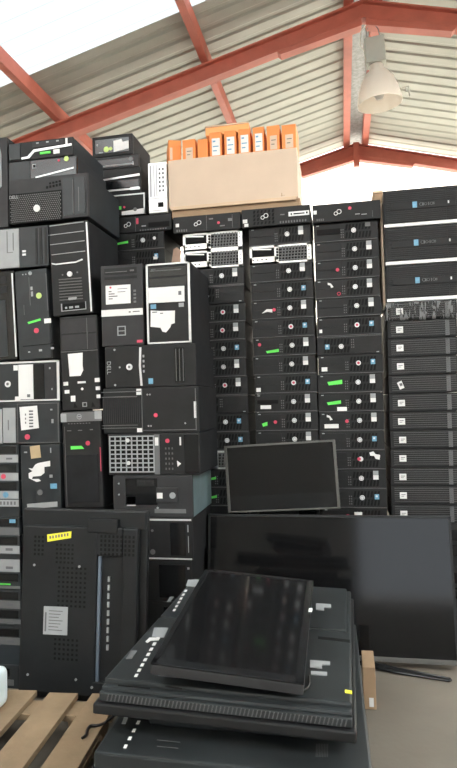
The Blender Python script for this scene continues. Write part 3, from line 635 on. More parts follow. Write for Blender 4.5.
ztop4 = Z(25, 226.4)
U = Unit('tower_computer', 'tower lying on its side, half silver-grey and half black, under the honeycomb-fronted server', 'computer', (-38, 226.5, 48.5, 268), YB, .36, K['case_blue'], K['bezel_blue'], zb=z267+.004, ztop=ztop4)
U.f('grey_panel', 'lightgrey', [U.R(-37, 228, 20, 267.4, .004, .002)], 'silver-grey panel'); U.f('panel_groove', 'mid', [U.R(8, 230, 8.7, 252, .005), U.R(14, 232, 14.8, 250, .005), U.R(8, 251.5, 14, 252.2, .005)]); U.f('drive_bay', 'bezel', [U.R(36, 229, 38, 266), U.R(40, 229, 42.5, 266), U.R(45, 229, 47, 266)]); U.f('white_marks', 'white', [U.R(23, 250.5, 26.5, 252.5), U.R(23, 253.8, 26.5, 255.8)])
z220 = max(ztop4, Z(70, 220.3))
# big server lying across
U = Unit('server_tower', 'large black server lying on its side with a honeycomb front and round white badge', 'server', (8.5, 176, 88.5, 220), YB-.02, .395, K['case_blue'], K['bezel_grey'], zb=z220+.004)
hc = []
for j in range(14):
    for i in range(26):
        u0 = 10.5+i*2.0+(j % 2); v0 = 192.6+j*2.0
        if u0 < 61.5: hc.append(U.R(u0, v0, u0+1.15, v0+1.15, .0036))
U.f('honeycomb_grille', 'dark', [U.R(9.3, 191, 62.5, 221, .0025)]); U.f('honeycomb_cells', 'seam', hc); U.f('round_badge', 'white', [U.C(37.5, 207.5, .0165, .006)], 'round white badge')
lettering('DELL', .022, K['lightgrey'], U.root, ((U.u(14.2)-.5)*U.w, -.0045, (1-U.v(194.2))*U.h))
U.f('button_row', 'dark', [U.R(47+3.2*i, 186-.4*i, 49+3.2*i, 188.5-.4*i) for i in range(5)]+[U.R(50+3.2*i, 182.5-.4*i, 52+3.2*i, 184.5-.4*i) for i in range(4)]); U.f('drive_bay', 'bezel_blue', [U.R(64, 180, 74, 217, .003), U.R(75.5, 180, 85.5, 217, .003)]); U.f('bay_lines', 'seam', [U.R(73.5, 182, 74.1, 216, .004), U.R(79, 190, 79.6, 214, .004)])
ztS = U.top
U = Unit('tower_computer', 'grey-black tower cut by the edge, beside the honeycomb-fronted server', 'computer', (-32, 139, 8, 224), YB+.0, .36, K['case_blue'], K['bezel_grey'], zb=ztop4+.004)
U.f('silver_trim', 'lightgrey', [U.P([(-4, 146), (0.5, 148), (2, 155), (2, 185), (-4, 190)], .004)], 'silver trim'); U.f('drive_bay', 'bezel', [U.R(-30, 150, -8, 160), U.R(-30, 164, -8, 174)])
# two slim desktops on the server
z158 = Z(45, 158.4, YB)
U = Unit('desktop_computer', 'glossy black slim desktop with a silver line and lime sticker, lying on the server', 'computer', (8.5, 158.5, 77, 176), YB, .36, K['case_blue'], K['gloss'], zb=ztS+.001, ztop=z158)
U.f('silver_line', 'silver', [U.P([(36, 174.3), (74, 169), (74, 170.3), (36, 175.5)], .003)], 'silver line'); U.f('lime_sticker', 'lime', [U.C(67, 160.8, .012)], 'lime sticker'); U.f('square_button', 'lightgrey', [U.R(33, 162.5, 36.5, 166.5)]); U.f('button_center', 'dark', [U.R(33.7, 163.3, 35.8, 165.7, .003)]); U.f('red_sticker', 'red', [U.C(59.5, 161.5, .006)]); U.f('side_cover', 'bezel_blue', [U.R(9, 159, 30.5, 175.5, .004, .002)])
U = Unit('desktop_computer', 'black slim desktop with a stepped silver band and green sticker, topmost on the server', 'computer', (8.5, 140, 73.5, 158.4), YB, .36, K['case_blue'], K['bezel'], zb=z158+.001)
U.f('silver_band', 'silver', [U.P([(21.5, 155.5), (28, 155), (34, 149), (72, 146.8), (72, 149), (35, 151.2), (29.5, 157), (22, 157.4)], .004)], 'stepped silver band'); U.f('green_sticker', 'green', [U.R(40.5, 152, 51, 154.3, .004)], 'green sticker'); U.f('white_label', 'white', [U.R(54, 151, 60, 155.3, .004), U.R(66, 141, 68, 147.5, .003)], 'white label'); U.f('drive_bay', 'bezel_grey', [U.R(33, 141.5, 64, 146.5, .003)]); U.f('side_cover', 'bezel_blue', [U.R(9, 140.8, 20.5, 157, .004, .002)]); U.f('port_marks', 'lightgrey', [U.R(37+10*i, 142, 39.5+10*i, 143.4, .004) for i in range(3)])
# ---- second top stack, on the column behind the block
YT = 3.03
zT4 = at(120, 194.3, YT).z; zT3 = at(115, 168.8, YT).z; zT2 = at(115, 155.8, YT).z
def T(label, r, zb, ztop, d=.3, mb='bezel'): return Unit('desktop_computer', label, 'computer', r, YT, d, K['case'], K[mb], zb=zb, ztop=ztop)
U = T('black desktop with a white lower edge, on the wide desktop beside the bare chassis', (93, 195, 145.5, 215), zA0+.001, zT4)
U.f('silver_line', 'silver', [U.R(113, 195.5, 144, 196.6, .003), U.R(144, 195.5, 145, 214, .003)], 'silver line'); U.f('white_edge', 'white', [U.P([(122, 211), (145, 209.5), (145, 214.3), (122, 214.3)], .003)], 'white lower edge'); U.f('green_sticker', 'green', [U.R(118.5, 205.8, 121.5, 208.8)]); U.f('red_dot', 'red', [U.C(124.5, 207, .006)]); U.f('round_knob', 'mid', [U.C(135.5, 210, .01, .005)])
U = T('black desktop with two silver lines and an orange sticker, between slimmer machines', (89, 169, 141, 194), zT4+.001, zT3)
U.f('silver_line', 'silver', [U.P([(98, 178.5), (140, 175.8), (140, 178), (98, 180)], .004), U.R(108, 189.3, 140, 190.8, .004), U.R(130.5, 188.6, 139.5, 191.4, .005)], 'silver lines'); U.f('orange_sticker', 'orange_s', [U.P([(96, 179.5), (101, 177.5), (104.5, 180), (105, 185), (101.5, 187), (98.5, 184.5)], .006)], 'orange sticker'); U.f('drive_bay', 'gloss', [U.R(92, 181, 139, 188.5, .002)])
U = T('dark slim desktop with an optical drive, second from the top beside the orange cartons', (89, 156, 139, 168.8), zT3+.001, zT2, mb='bezel_grey')
U.f('optical_drive', 'gloss', [U.R(92, 159, 134, 167.5, .003, .001)]); U.f('drive_line', 'lightgrey', [U.R(98, 165, 133, 166, .004), U.R(133, 163.5, 134, 167, .004)]); U.f('round_button', 'mid', [U.C(131, 160.5, .011, .004)])
U = T('small black desktop with a white label and lime dot, topmost beside the orange cartons', (92, 135, 133, 155.5), zT2+.001, None)
U.f('glossy_panel', 'gloss', [U.R(95, 138.5, 129.5, 152.5, .003, .001)]); U.f('white_label', 'white', [U.P([(114, 141), (122, 140), (123, 143), (129, 142.5), (129, 150), (114, 152)], .0045)], 'white label'); U.f('lime_sticker', 'lime', [U.C(106.5, 148.7, .015, .005), U.C(111, 148.5, .009, .005)], 'lime sticker'); U.f('small_marks', 'lightgrey', [U.C(97.5, 143.5, .005, .004), U.R(99, 151, 103, 151.8, .004)])
# bare upright chassis
a, c = at(148, 190, YT), at(167.5, 190, YT)
zc = zA0+.001; hc_ = at(158, 162.5, YT).z-zc; w = c.x-a.x-.004
t = thing('stripped_computer_chassis', 'bare silver chassis standing upright with its rear ports facing out, beside the cardboard box', 'computer chassis', ((a.x+c.x)/2, YT, zc))
MB().box(-w/2, w/2, .003, .3, 0, hc_, .002).build('case', K['steel'], t)
feat(t, w, hc_, 'rear_panel', K['steel'], [rect(.03, .01, .97, .99, .004)])
F_ = lambda n, m, s: feat(t, w, hc_, n, K[m], s)
F_('slot_covers', 'lightgrey', [rect(.3, .05, .36, .68, .006), rect(.1, .05, .2, .68, .006), rect(.44, .05, .5, .68, .006)])
F_('ports', 'ink', [rect(.58+.18*(i % 2), .12+.085*(i//2), .68+.18*(i % 2), .165+.085*(i//2), .006) for i in range(12)])
F_('power_socket', 'dark', [rect(.52, .8, .8, .89, .008)]); F_('panel_lines', 'mid', [rect(.05, .71, .95, .72, .005), rect(.05, .95, .95, .96, .005)])
# ------------------------------------------------------------------ ribbed towers at the side
YH = 2.99
zh = [at(420, y, YH).z for y in (187.6, 225.6, 263.6, 301)]
wl = ['topmost', 'middle', 'lowest']
for i in range(3):
    x0, x1 = at(383.5+1.4*i, 205+38*i, YH).x, at(474+1.4*i, 205+38*i, YH).x
    w = x1-x0; zb = zh[i+1]; h = zh[i]-zb-.0015
    t = thing('tower_computer', 'large black tower lying on its side with silver lower edge, %s of the three' % wl[i], 'computer', ((x0+x1)/2, YH, zb), 'large towers with silver edges')
    MB().box(-w/2+.001, w/2-.001, .022, .42, .0005, h-.0005, .003).build('case', K['lightgrey'], t)['label'] = 'pale steel case'
    MB().box(-w/2, w/2, 0, .02, .02, h, .004).build('front_bezel', K['bezel'], t)
    e = MB().box(-w/2, w/2, -.002, .02, .0015, .0185, .002).build('silver_edge', K['silver'], t); e['label'] = 'silver lower edge'
    F_ = lambda n, m, s, l=None: feat(t, w, h, n, K[m], s, l)
    F_('ribbed_front', 'bezel_grey', [rect(.03, .05+.052*j, .97, .068+.052*j, .0026) for j in range(16)])
    F_('control_strip', 'bezel', [rect(.07, .36, .8, .55, .0045, .002)])
    o = F_('blue_sticker', 'blue', [rect(.325, .36, .375, .52, .006)], 'blue sticker')
    F_('button_icons', 'mid', [('o', .42, .44, .007, .001, .005), rect(.435, .4, .45, .48, .0055), ('o', .47, .44, .006, .001, .005), rect(.5, .4, .51, .48, .0055), ('o', .535, .44, .006, .001, .005), rect(.55, .41, .57, .43, .0055), rect(.55, .45, .57, .47, .0055)])
    F_('white_light', 'white', [rect(.715, .4, .73, .47, .006)]); F_('edge_line', 'bezel', [rect(.7, .03, .705, .9, .004), rect(.02, .03, .03, .9, .004)])
# ribbed slim desktops below
zt = zh[3]; ph = (zh[3]-at(423, 504.5, YH).z)/11
prh = None
for i in range(12):
    y = 311+18.45*i
    x0, x1 = at(387.5+.42*i, y, YH).x, at(457.5+.42*i, y, YH).x
    if i == 0: wH = x1-x0
    xc = (x0+x1)/2; zb = zt-(i+1)*ph
    lab = ('ribbed black slim desktop wrapped in clear film under the large towers' if i == 0 else 'ribbed black slim desktop with %s label, %s below the film-wrapped one' % ('a tilted white' if i == 4 else 'a white', ORD[i]))
    if prh is None:
        t = prh = thing('desktop_computer', lab, 'computer', (xc, YH, zb), 'ribbed slim desktops under the large towers')
        w, h = wH, ph-.0015
        case(t, w, h, .56, K['case'], K['bezel'])
        feat(t, w, h, 'ribbed_front', K['bezel_grey'], [rect(.05, .1+.118*j, .97, .15+.118*j, .003) for j in range(7)])
        feat(t, w, h, 'rib_edges', K['seam'], [rect(.05, .1+.118*j, .97, .12+.118*j, .0032) for j in range(7)])
        feat(t, w, h, 'side_band', K['mid'], [rect(.83+.012*q, .08, .837+.012*q, .92, .0038) for q in range(5)])
    else: t = dup(prh, (xc+random.uniform(-.002, .002), YH, zb), lab)
for i, t in enumerate([o for o in D.objects if o.get('group') == 'ribbed slim desktops under the large towers']):
    w, h = wH, ph-.0015
    if i != 4: o = feat(t, w, h, 'white_label', K['white'], [rect(.125, .33, .225, .68, .0045)], 'white label'); feat(t, w, h, 'print', K['ink'], [rect(.145, .44, .205, .475, .005), rect(.145, .53, .185, .56, .005)], None, o)
    else: o = feat(t, w, h, 'white_label', K['white'], [('p', [(.12, .4), (.185, .28), (.225, .68), (.16, .78)], .0045)], 'tilted white label'); feat(t, w, h, 'print', K['ink'], [('p', [(.15, .45), (.19, .4), (.2, .55), (.165, .6)], .005)], None, o)
x = at(395, 505, YH).x+.16
fill(x, .32, YH+.003, zt-12*ph-.0005, .38)
# plastic film
xa, xb = at(381.5, 312, YH).x, at(458, 312, YH).x; za, zb_ = zt-.002, zt-ph-.004
bm = bmesh.new(); nx, nz = 22, 4; g = []
rnd = random.Random(3)
for i in range(nx+1):
    row = []
    for j in range(nz+1):
        x = xa+(xb-xa)*i/nx; z = za+(zb_-za)*j/nz
        if i == 0: x += rnd.uniform(-.008, .012)
        y = YH-.011+.003*math.sin(i*1.3+j*.9)+rnd.uniform(-.002, .002)
        if j == nz: z += rnd.uniform(-.006, .006)
        row.append(bm.verts.new((x, y, z)))
    g.append(row)
for i in range(nx):
    for j in range(nz): bm.faces.new((g[i][j], g[i+1][j], g[i+1][j+1], g[i][j+1]))
me = D.meshes.new('plastic_film'); bm.to_mesh(me); [setattr(p, 'use_smooth', True) for p in me.polygons]; bm.free(); me.materials.append(K['film']); o = D.objects.new('hanging_plastic_film', me); COL.objects.link(o)
so = o.modifiers.new('thick', 'SOLIDIFY'); so.thickness = .0004
tag(o, 'crinkled clear plastic film hanging over one ribbed desktop under the large towers', 'plastic film')
# cardboard between the last column and the large towers
x0, x1 = at(380.6, 260, 3.1).x, at(383.6, 260, 3.1).x
z0, z1 = at(381, 312, 3.1).z, at(381, 206, 3.1).z
fill_z = z0
t = thing('cardboard_sheet', 'folded cardboard sheet wedged upright between the last column and the large towers', 'cardboard', ((x0+x1)/2, 3.04, 0))
b = MB(); b.poly3([(-.006, 0, z0), (.006, 0, z0+.02), (.004, 0, z1), (-.006, 0, z1-.01)], (0, .25, 0)); o = b.build('cardboard_sheet', K['cardpale']); o.location = t.location
for kk in ('label', 'category'): o[kk] = t[kk]
D.objects.remove(t); o.name = 'hanging_cardboard_sheet'
# ------------------------------------------------------------------ small brown box on the last column
zw = zt3+.0005+.0915+.0008
a, c = at(374.5, 196, 3.06), at(384.5, 196, 3.06)
t = thing('cardboard_box', 'small flat brown box on the wide desktop beside the large towers', 'cardboard box', ((a.x+c.x)/2-.004, 3.06, zw))
MB().box(-.026, .02, 0, .2, 0, at(380, 193, 3.06).z-zw, .003).build('box_body', K['carddark'], t)
MB().box(-.028, .022, -.002, .202, at(380, 193, 3.06).z-zw+.0005, at(380, 190.5, 3.06).z-zw, .002).build('box_lid', K['card'], t)
# ------------------------------------------------------------------ cardboard box with cartons
zb = max(zt1+.0005+.086, zt2+.0005+.0915)+.0015
YX = 3.02
a, c = at(168.5, 187, YX), at(297.5, 170, YX)
ztp = at(232, 154, YX).z; zmid = at(232, 203, YX).z
t = thing('cardboard_box', 'large plain cardboard box on top of the columns carrying the orange cartons', 'cardboard box', ((a.x+c.x)/2, YX, zb))
w = c.x-a.x; hB = ztp-zb
MB().box(-w/2, w/2, 0, .34, zmid-zb, hB, .004).build('box_body', K['cardpale'], t)
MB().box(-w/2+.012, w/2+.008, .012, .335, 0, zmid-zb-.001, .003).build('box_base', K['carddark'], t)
MB().box(-w/2+.01, w/2-.01, -.004, .002, zmid-zb-.012, zmid-zb+.006, .0015).build('lower_flap', K['card'], t)['label'] = 'folded lower flap'
feat(t, w, hB, 'hand_mark', K['carddark'], [rect(.87, .78, .9, .785, .001), rect(.875, .74, .88, .8, .001)])
cart = [(163.5, 180.5, 140), (182, 195.5, 140), (197, 208, 139.5), (209, 222, 132.5), (224, 236.5, 131), (238, 250.5, 129), (252.5, 264.5, 127.5), (266.5, 280, 126), (281.5, 296.5, 125)]
YK = YX+.05; zk = zb+hB+.0006
desc = ['turned edge-on above the bare chassis', 'with a small pale label, second in the row', 'plain-faced, third in the row', 'with a white label, fourth in the row', 'with a white label, fifth in the row', 'with a white label, middle of the last seven', 'with a white label, third from the far end', 'with a cream label, next to the far end', 'with a cream label, last in the row']
for i, (p0, p1, yt) in enumerate(cart):
    a, c = at(p0, 143, YK), at(p1, 143, YK); h = at((p0+p1)/2, yt, YK).z-zk; w = c.x-a.x-.004
    if i == 0: rz = .35
    else: rz = random.uniform(-.03, .03)
    o = thing('carton', 'orange carton ' + desc[i] + ' on the cardboard box', 'carton', ((a.x+c.x)/2+(.012 if i == 0 else 0), YK+(.012 if i == 0 else 0), zk), 'orange cartons on the cardboard box', (0, 0, rz))
    if i == 0: w *= .75
    MB().box(-w/2, w/2, 0, .16, 0, h, .002).build('carton_body', K['orange'], o)
    MB().box(-w/2-.0005, w/2+.0005, -.0005, .16, h+.0003, h+.0025, .0008).build('carton_lid', K['orange_s'], o)
    if i in (3, 4, 5, 6): q = feat(o, w, h, 'white_label', K['white'], [rect(.2, .22, .85, .85)], 'white label'); feat(o, w, h, 'print', K['blue'], [rect(.28, .3, .5, .36, .0026), rect(.28, .5, .75, .54, .0026), rect(.28, .66, .6, .7, .0026)], None, q)
    elif i in (7, 8, 1): q = feat(o, w, h, 'cream_label', K['cardpale'], [rect(.25, .35, .8, .85)], 'cream label'); feat(o, w, h, 'print', K['ink'], [rect(.35, .5, .7, .53, .0026), rect(.35, .65, .6, .68, .0026)], None, q)
    elif i == 0: feat(o, w, h, 'cream_label', K['cardpale'], [rect(.1, .3, .3, .8)])
a, c = at(206, 127, 3.13), at(249, 122, 3.13)
htop = max(at((p0+p1)/2, yt, YK).z for p0, p1, yt in cart[3:6])+.0034
o = thing('carton', 'long pale orange carton lying across the tops of the row', 'carton', ((a.x+c.x)/2, 3.11, htop), None)
w = c.x-a.x; MB().box(-w/2, w/2, 0, .1, 0, .045, .003).build('carton_body', K['orange_s'], o); MB().box(-w/2-.001, w/2+.001, -.002, .1, .0455, .053, .002).build('carton_lid', K['cardpale'], o)
# ------------------------------------------------------------------ large television leaning on the columns
def quad_thing(name, label, cat, BL, BR, TL, th): pass
tilt = math.radians(8.0)
YTV = 2.78; p0, p1 = at(209.5, 585, YTV+.08), at(453.5, 585, YTV+.08)
W = p1.x-p0.x; zbt = at(330, 659, YTV).z
HT = .0
for q in range(200):      # height whose tilted upper edge meets row 515 of the photo
    HT = .5+q*.002; yy = YTV+HT*math.sin(tilt); 
    if at(330, 515.5, yy).z <= zbt+HT*math.cos(tilt): break
t = thing('flat_screen_tv', 'largest flat television, dark screen outwards, standing on the floor against the columns', 'television', ((p0.x+p1.x)/2, YTV, zbt), None, (-tilt, 0, 0))
MB().box(-W/2, W/2, .004, .04, 0, HT, .004).build('back_housing', K['tvblack'], t)
b = MB(); bw = .011
b.box(-W/2, -W/2+bw, 0, .01, .02, HT, .001); b.box(W/2-bw, W/2, 0, .01, .02, HT, .001); b.box(-W/2, W/2, 0, .01, HT-bw, HT, .001); b.build('bezel', K['tvblack'], t)
MB().box(-W/2+bw, W/2-bw, .0015, .008, .022, HT-bw).build('screen', K['screen'], t)
MB().box(-W/2, W/2, -.003, .01, 0, .02, .002).build('lower_trim', K['bezelgrey'], t)['label'] = 'grey lower trim'
# stand foot, lying flat on the floor under the screen's lower corner
fa, fb = atz(366, 664.5, .012), atz(449, 679.5, .006)
dv = (fb-fa).normalized(); nv = Vector((-dv.y, dv.x, 0))
root_inv = None
bpy.context.view_layer.update()
inv = t.matrix_world.inverted()
for nm, off in (('stand_foot', Vector((0, 0, 0))), ('stand_foot', Vector((-.62, .03, 0)))):
    pts = [fa+off-dv*.12+nv*.0, fa+off, fb+off]
    b = MB(); A0 = fa+off-dv*.1; A0.z = .014; B0 = fb+off; B0.z = .003
    for s in (1, -1): b.tube([inv @ (A0+nv*.022*s+Vector((0, 0, .01))), inv @ (A0.lerp(B0, .5)+nv*.02*s), inv @ (B0+nv*.012*s+Vector((0, 0, .002)))], .005)
    b.tube([inv @ (B0+nv*.013+Vector((0, 0, .002))), inv @ (B0+dv*.008+Vector((0, 0, .002))), inv @ (B0-nv*.013+Vector((0, 0, .002)))], .005)
    b.poly3([inv @ (A0+nv*.02), inv @ (B0+nv*.011), inv @ (B0-nv*.011), inv @ (A0-nv*.02)], inv.to_3x3() @ Vector((0, 0, .004)))
    b.build(nm, K['gloss'], t)
    MB().tube([inv @ (A0+Vector((0, 0, .012))), inv @ (Vector((A0.x, YTV+.02, zbt+.03)))], .012).build('stand_neck', K['tvblack'], t)
tvtop = zbt+HT*math.cos(tilt)+.003; ytop = YTV+HT*math.sin(tilt)
# ------------------------------------------------------------------ small monitor standing on the television's upper edge
YM = ytop+.012; mt = math.radians(2.2)
a, c = at(227, 483, YM), at(340, 478, YM); w = (c-a).length; h = (at(283, 448, YM)-at(287, 516, YM)).z
roll = .62*math.atan2(-(at(335, 443, YM).z-at(222, 453, YM).z), at(335, 443, YM).x-at(222, 453, YM).x)
t = thing('monitor', 'small grey-framed monitor panel standing on the largest television, leaning on the columns', 'monitor', ((a.x+c.x)/2, YM, tvtop+abs(math.sin(roll))*w/2), None, (-mt, roll, 0))
w -= .004
MB().box(-w/2+.004, w/2-.004, .008, .022, .004, h-.004, .002).build('back_housing', K['tvblack'], t)
b = MB(); bw = .013
b.box(-w/2, w/2, 0, .009, h-bw*.7, h, .0015); b.box(-w/2, w/2, 0, .009, 0, bw*.6, .0015); b.box(-w/2, -w/2+bw, 0, .009, 0, h, .0015); b.box(w/2-bw, w/2, 0, .009, 0, h, .0015); b.build('bezel', K['bezelgrey'], t)['label'] = 'grey bezel'
MB().box(-w/2+bw, w/2-bw, .003, .008, bw*.5, h-bw*.6).build('screen', K['screen_dull'], t)
MB().box(-w/2+.002, w/2-.002, .0025, .0085, bw*.6, h*.24).build('lower_screen_band', K['gloss'], t)
# ------------------------------------------------------------------ upturned television, back outwards, standing on end
YU = 2.27; ut = math.radians(4)
a, c = at(18.5, 600, YU+.03), at(145, 600, YU+.03); w = c.x-a.x
h = at(84, 511.5, YU+.06).z
t = thing('flat_screen_tv', 'black television standing on end with its back and yellow label outwards, behind the pallet', 'television', ((a.x+c.x)/2, YU, .003), None, (-ut, math.radians(1.0), 0))
t.location.z = .008; t.location.x -= .012
MB().box(-w/2, w/2, .035, .062, 0, h, .006).build('screen_side', K['tvblack'], t)
X = lambda px: -w/2+w*(px-20)/128.; Zt = lambda py: h*(690-py)/183.
b = MB(); yb = .0
b.box(X(24), X(101), yb, .036, Zt(682), Zt(523), .008); b.box(X(100), X(126), yb, .036, Zt(550), Zt(523), .006); b.box(X(100), X(126), yb, .036, Zt(682), Zt(668), .004); b.box(X(126), X(141), yb, .036, Zt(682), Zt(523), .008); b.box(X(99), X(127), .018, .036, Zt(670), Zt(548))
b.build('back_housing', K['tvback'], t)
MB().box(X(21), X(147), .02, .036, Zt(524.5), Zt(508), .004).build('top_rail', K['tvback'], t)
MB().box(X(91), X(121), -.006, .03, Zt(528), Zt(515), .003).build('stand_bracket', K['tvback'], t)
MB().box(X(101.5), X(104.5), .006, .03, Zt(668), Zt(551), .001).build('port_plate', K['blueplate'], t)['label'] = 'bluish port plate'
b = MB()
for q in range(9): b.box(X(111), X(113), .012, .02, Zt(570+8*q+5), Zt(570+8*q))
b.build('ports', K['lightgrey'], t)
for xs, ys, nx_, ny_, dx, dy, hh in ((104, 530, 9, 5, 4, 4.2, 2.6), (36, 533, 3, 5, 4, 4.2, 2.2), (59, 540, 5, 5, 4, 4.2, 2), (62, 562, 7, 9, 4.4, 4.5, 2), (60, 630, 6, 5, 4.4, 4.5, 2)):
    b = MB()
    for r in range(ny_):
        for q in range(nx_): b.box(X(xs+dx*q), X(xs+dx*q+2), -.001, .004, Zt(ys+dy*r+hh), Zt(ys+dy*r))
    b.build('vent_grille', K['dark'], t)
def sq(n, m, pts, p=.0022, par=None, lab=None):
    o = MB().prism([(X(x), Zt(y)) for x, y in pts], -p, .004).build(n, K[m], par or t)
    if lab: o['label'] = lab
    return o
o = sq('yellow_label', 'yellow', [(49.5, 531.5), (74.5, 527.5), (74, 534), (50, 538.5)], .0025, None, 'yellow label')
b = MB()
for q in range(7): b.box(X(52+3*q), X(53.6+3*q), -.0032, 0, Zt(535.5-.55*q), Zt(532.7-.55*q))
b.build('print', K['ink'], o)
o = sq('rating_label', 'lightgrey', [(48.5, 600.5), (73, 600), (73, 626.5), (48.5, 627)], .0025, None, 'grey rating label')
b = MB()
for q in range(7): b.box(X(54), X(68-2*(q % 3)), -.0032, 0, Zt(604+3*q+.7), Zt(604+3*q))
b.box(X(50), X(51.5), -.0032, 0, Zt(624), Zt(606)); b.build('print', K['ink'], o)
b = MB()
for x, y in ((37, 561.5), (83.5, 561), (34, 666), (83, 667), (99, 673)): MB().disc(X(x), Zt(y), .005, -.003, .004).build('screw', K['lightgrey'], t)
# ------------------------------------------------------------------ pile of televisions
PT = math.radians(1.78)
tA = thing('flat_screen_tv', 'big television lying face down in the pile, white marks along one edge', 'television', (-.618, 1.433, .509), None, (math.radians(-.6), PT, math.radians(-.5)))
wA, dA = .62, .935          # local z = 0 is the upper surface
MB().box(-.012, wA+.006, -.022, dA+.006, -.07, -.044, .005).build('screen_side', K['tvblack'], tA)
b = MB().box(0, wA-.004, 0, dA-.01, -.045, -.012, .006); b.box(.0, wA-.004, .02, dA*.5, -.02, 0, .006); b.box(0, wA-.02, dA*.5+.01, dA-.02, -.02, 0, .006); b.build('back_housing', K['pile'], tA)
MB().box(.0, wA-.004, -.012, -.0, -.042, -.02, .004).build('ridged_edge', K['pile'], tA)
b = MB()
for q in range(60): b.prism([(.02+q*.0098, -.039), (.023+q*.0098, -.039), (.027+q*.0098, -.023), (.024+q*.0098, -.023)], -.0135, -.01)
b.build('edge_ridges', K['seam'], tA)
def onface(t, px, py):
    """where the sight line of a photo pixel meets the plane z = 0 of a lying television"""
    bpy.context.view_layer.update(); mi = t.matrix_world.inverted(); o = mi @ CAM; d = mi.to_3x3() @ ray(px, py)
    return o - d*(o.z/d.z)
def flat(t, name, m, quads, th=.0012, lab=None, one=True):
    for grp in ([quads] if one else [[q] for q in quads]):
        b = MB()
        for q in grp:
            pts = [onface(t, x, y) for x, y in q]; b.poly3([(p.x, p.y, p.z-.001) for p in pts], (0, 0, th+.001))
        o = b.build(name, K[m], t)
        if lab: o['label'] = lab
qs = []
for i in range(8):
    f = i/8.; x = 156.5-24*f; y = 637.5+42*f; qs.append([(x, y), (x+3, y), (x+1.6, y+2.8), (x-1.6, y+2.8)])
flat(tA, 'port_marks', 'white', qs, lab='row of white port marks')
qs = []
for i in range(6):
    f = i/6.; x = 185-13.5*f; y = 590+23*f; qs.append([(x, y), (x+2.4, y), (x+1.2, y+1.9), (x-1.2, y+1.9)])
flat(tA, 'port_marks', 'white', qs, lab='row of white port marks')
flat(tA, 'grey_label', 'lightgrey', [[(154, 628), (168.5, 628), (164, 638), (152, 637)], [(188, 580), (199, 580), (196, 587), (186, 586)]], .0014, 'pale grey label', False)
flat(tA, 'small_label', 'mid', [[(131, 651), (137, 651), (131.5, 659), (126, 659)], [(170, 597), (174, 597), (170, 602), (167, 602)]], .0014, None, False)
flat(tA, 'white_bracket', 'white', [[(149.5, 638), (160, 638), (158.5, 640.5), (150.5, 641), (147.5, 643), (145.5, 642)]], .0016)
flat(tA, 'steel_clip', 'lightgrey', [[(316, 604), (331, 605), (331, 608), (324, 608), (324, 611), (316, 610)], [(310, 661), (330, 662.5), (330, 665.5), (322, 665.5), (322, 669), (310, 667.5)], [(311, 672), (327, 673), (327, 676), (311, 675)]], .003, 'steel clip', False)
flat(tA, 'panel_groove', 'dark', [[(318, 636.5), (350, 640), (350, 642.5), (318, 639)], [(118, 685), (150, 688), (150, 688.6), (118, 685.6)], [(165, 686), (182, 688.5), (182, 689.1), (165, 686.6)]], .0008, None, False)
flat(tA, 'dust_scuff', 'seam', [[(158, 675.5), (176, 677.5), (176, 678.1), (158, 676.1)], [(166, 670.5), (173, 671.3), (173, 671.9), (166, 671.1)]], .0008, None, False)
flat(tA, 'yellow_tag', 'yellow', [[(345, 690), (352, 691), (352, 694), (345, 693)]], .001)
# television under it
zB = .385
nl = atz(93.5, 752, zB); wB, dB = .642, .93
tB = thing('flat_screen_tv', 'dusty television lying face down beneath the big one with white edge marks', 'television', (nl.x, nl.y, zB), None, (0, PT*.75, math.radians(1.2)))
MB().box(-.008, wB+.004, -.012, dB, -.06, -.038, .004).build('screen_side', K['tvblack'], tB)
MB().box(0, wB, 0, dB-.01, -.039, 0, .006).build('back_housing', K['pile'], tB)
MB().box(.09, wB-.08, .13, dB-.1, -.002, .034, .025, 4).build('raised_cover', K['pile'], tB)
qs = []
for i in range(4):
    f = i/4.; x = 137.5-17*f; y = 721+32*f; qs.append([(x, y), (x+3, y), (x+1.6, y+3.2), (x-1.6, y+3.2)])
flat(tB, 'port_marks', 'white', qs, lab='row of white port marks'); flat(tB, 'grey_label', 'lightgrey', [[(125, 715), (129, 715), (125.5, 724), (121.5, 724)]])
flat(tB, 'vent_grille', 'seam', [[(316+1.6*i, 744), (317+1.6*i, 744), (316.6+1.6*i, 757), (315.6+1.6*i, 757)] for i in range(8)], .0008)
flat(tB, 'panel_groove', 'seam', [[(157, 739.6), (180, 742), (180, 742.6), (157, 740.2)], [(157, 746), (178, 748), (178, 748.6), (157, 746.6)]], .0008, None, False)
# more beneath
zlow = zB-.06-math.sin(PT*.75)*wB-.001
for i in range(3):
    hh = zlow/3
    t = thing('flat_screen_tv', ['television lying third from the top of the pile, thin edge just showing', 'television hidden fourth down in the pile', 'television hidden at the very bottom of the pile'][i], 'television', (nl.x-.004*(1 if i == 0 else -2), nl.y-.006*(1 if i == 0 else -2), zlow-(i+1)*hh), None, (0, 0, math.radians(1.2-.5*i)))
    MB().box(0, wB, 0, dB-.02, 0, .03, .004).build('screen_side', K['tvblack'], t); MB().box(.01, wB-.01, .01, dB-.03, .0295, hh-.001, .006).build('back_housing', K['pile'], t)
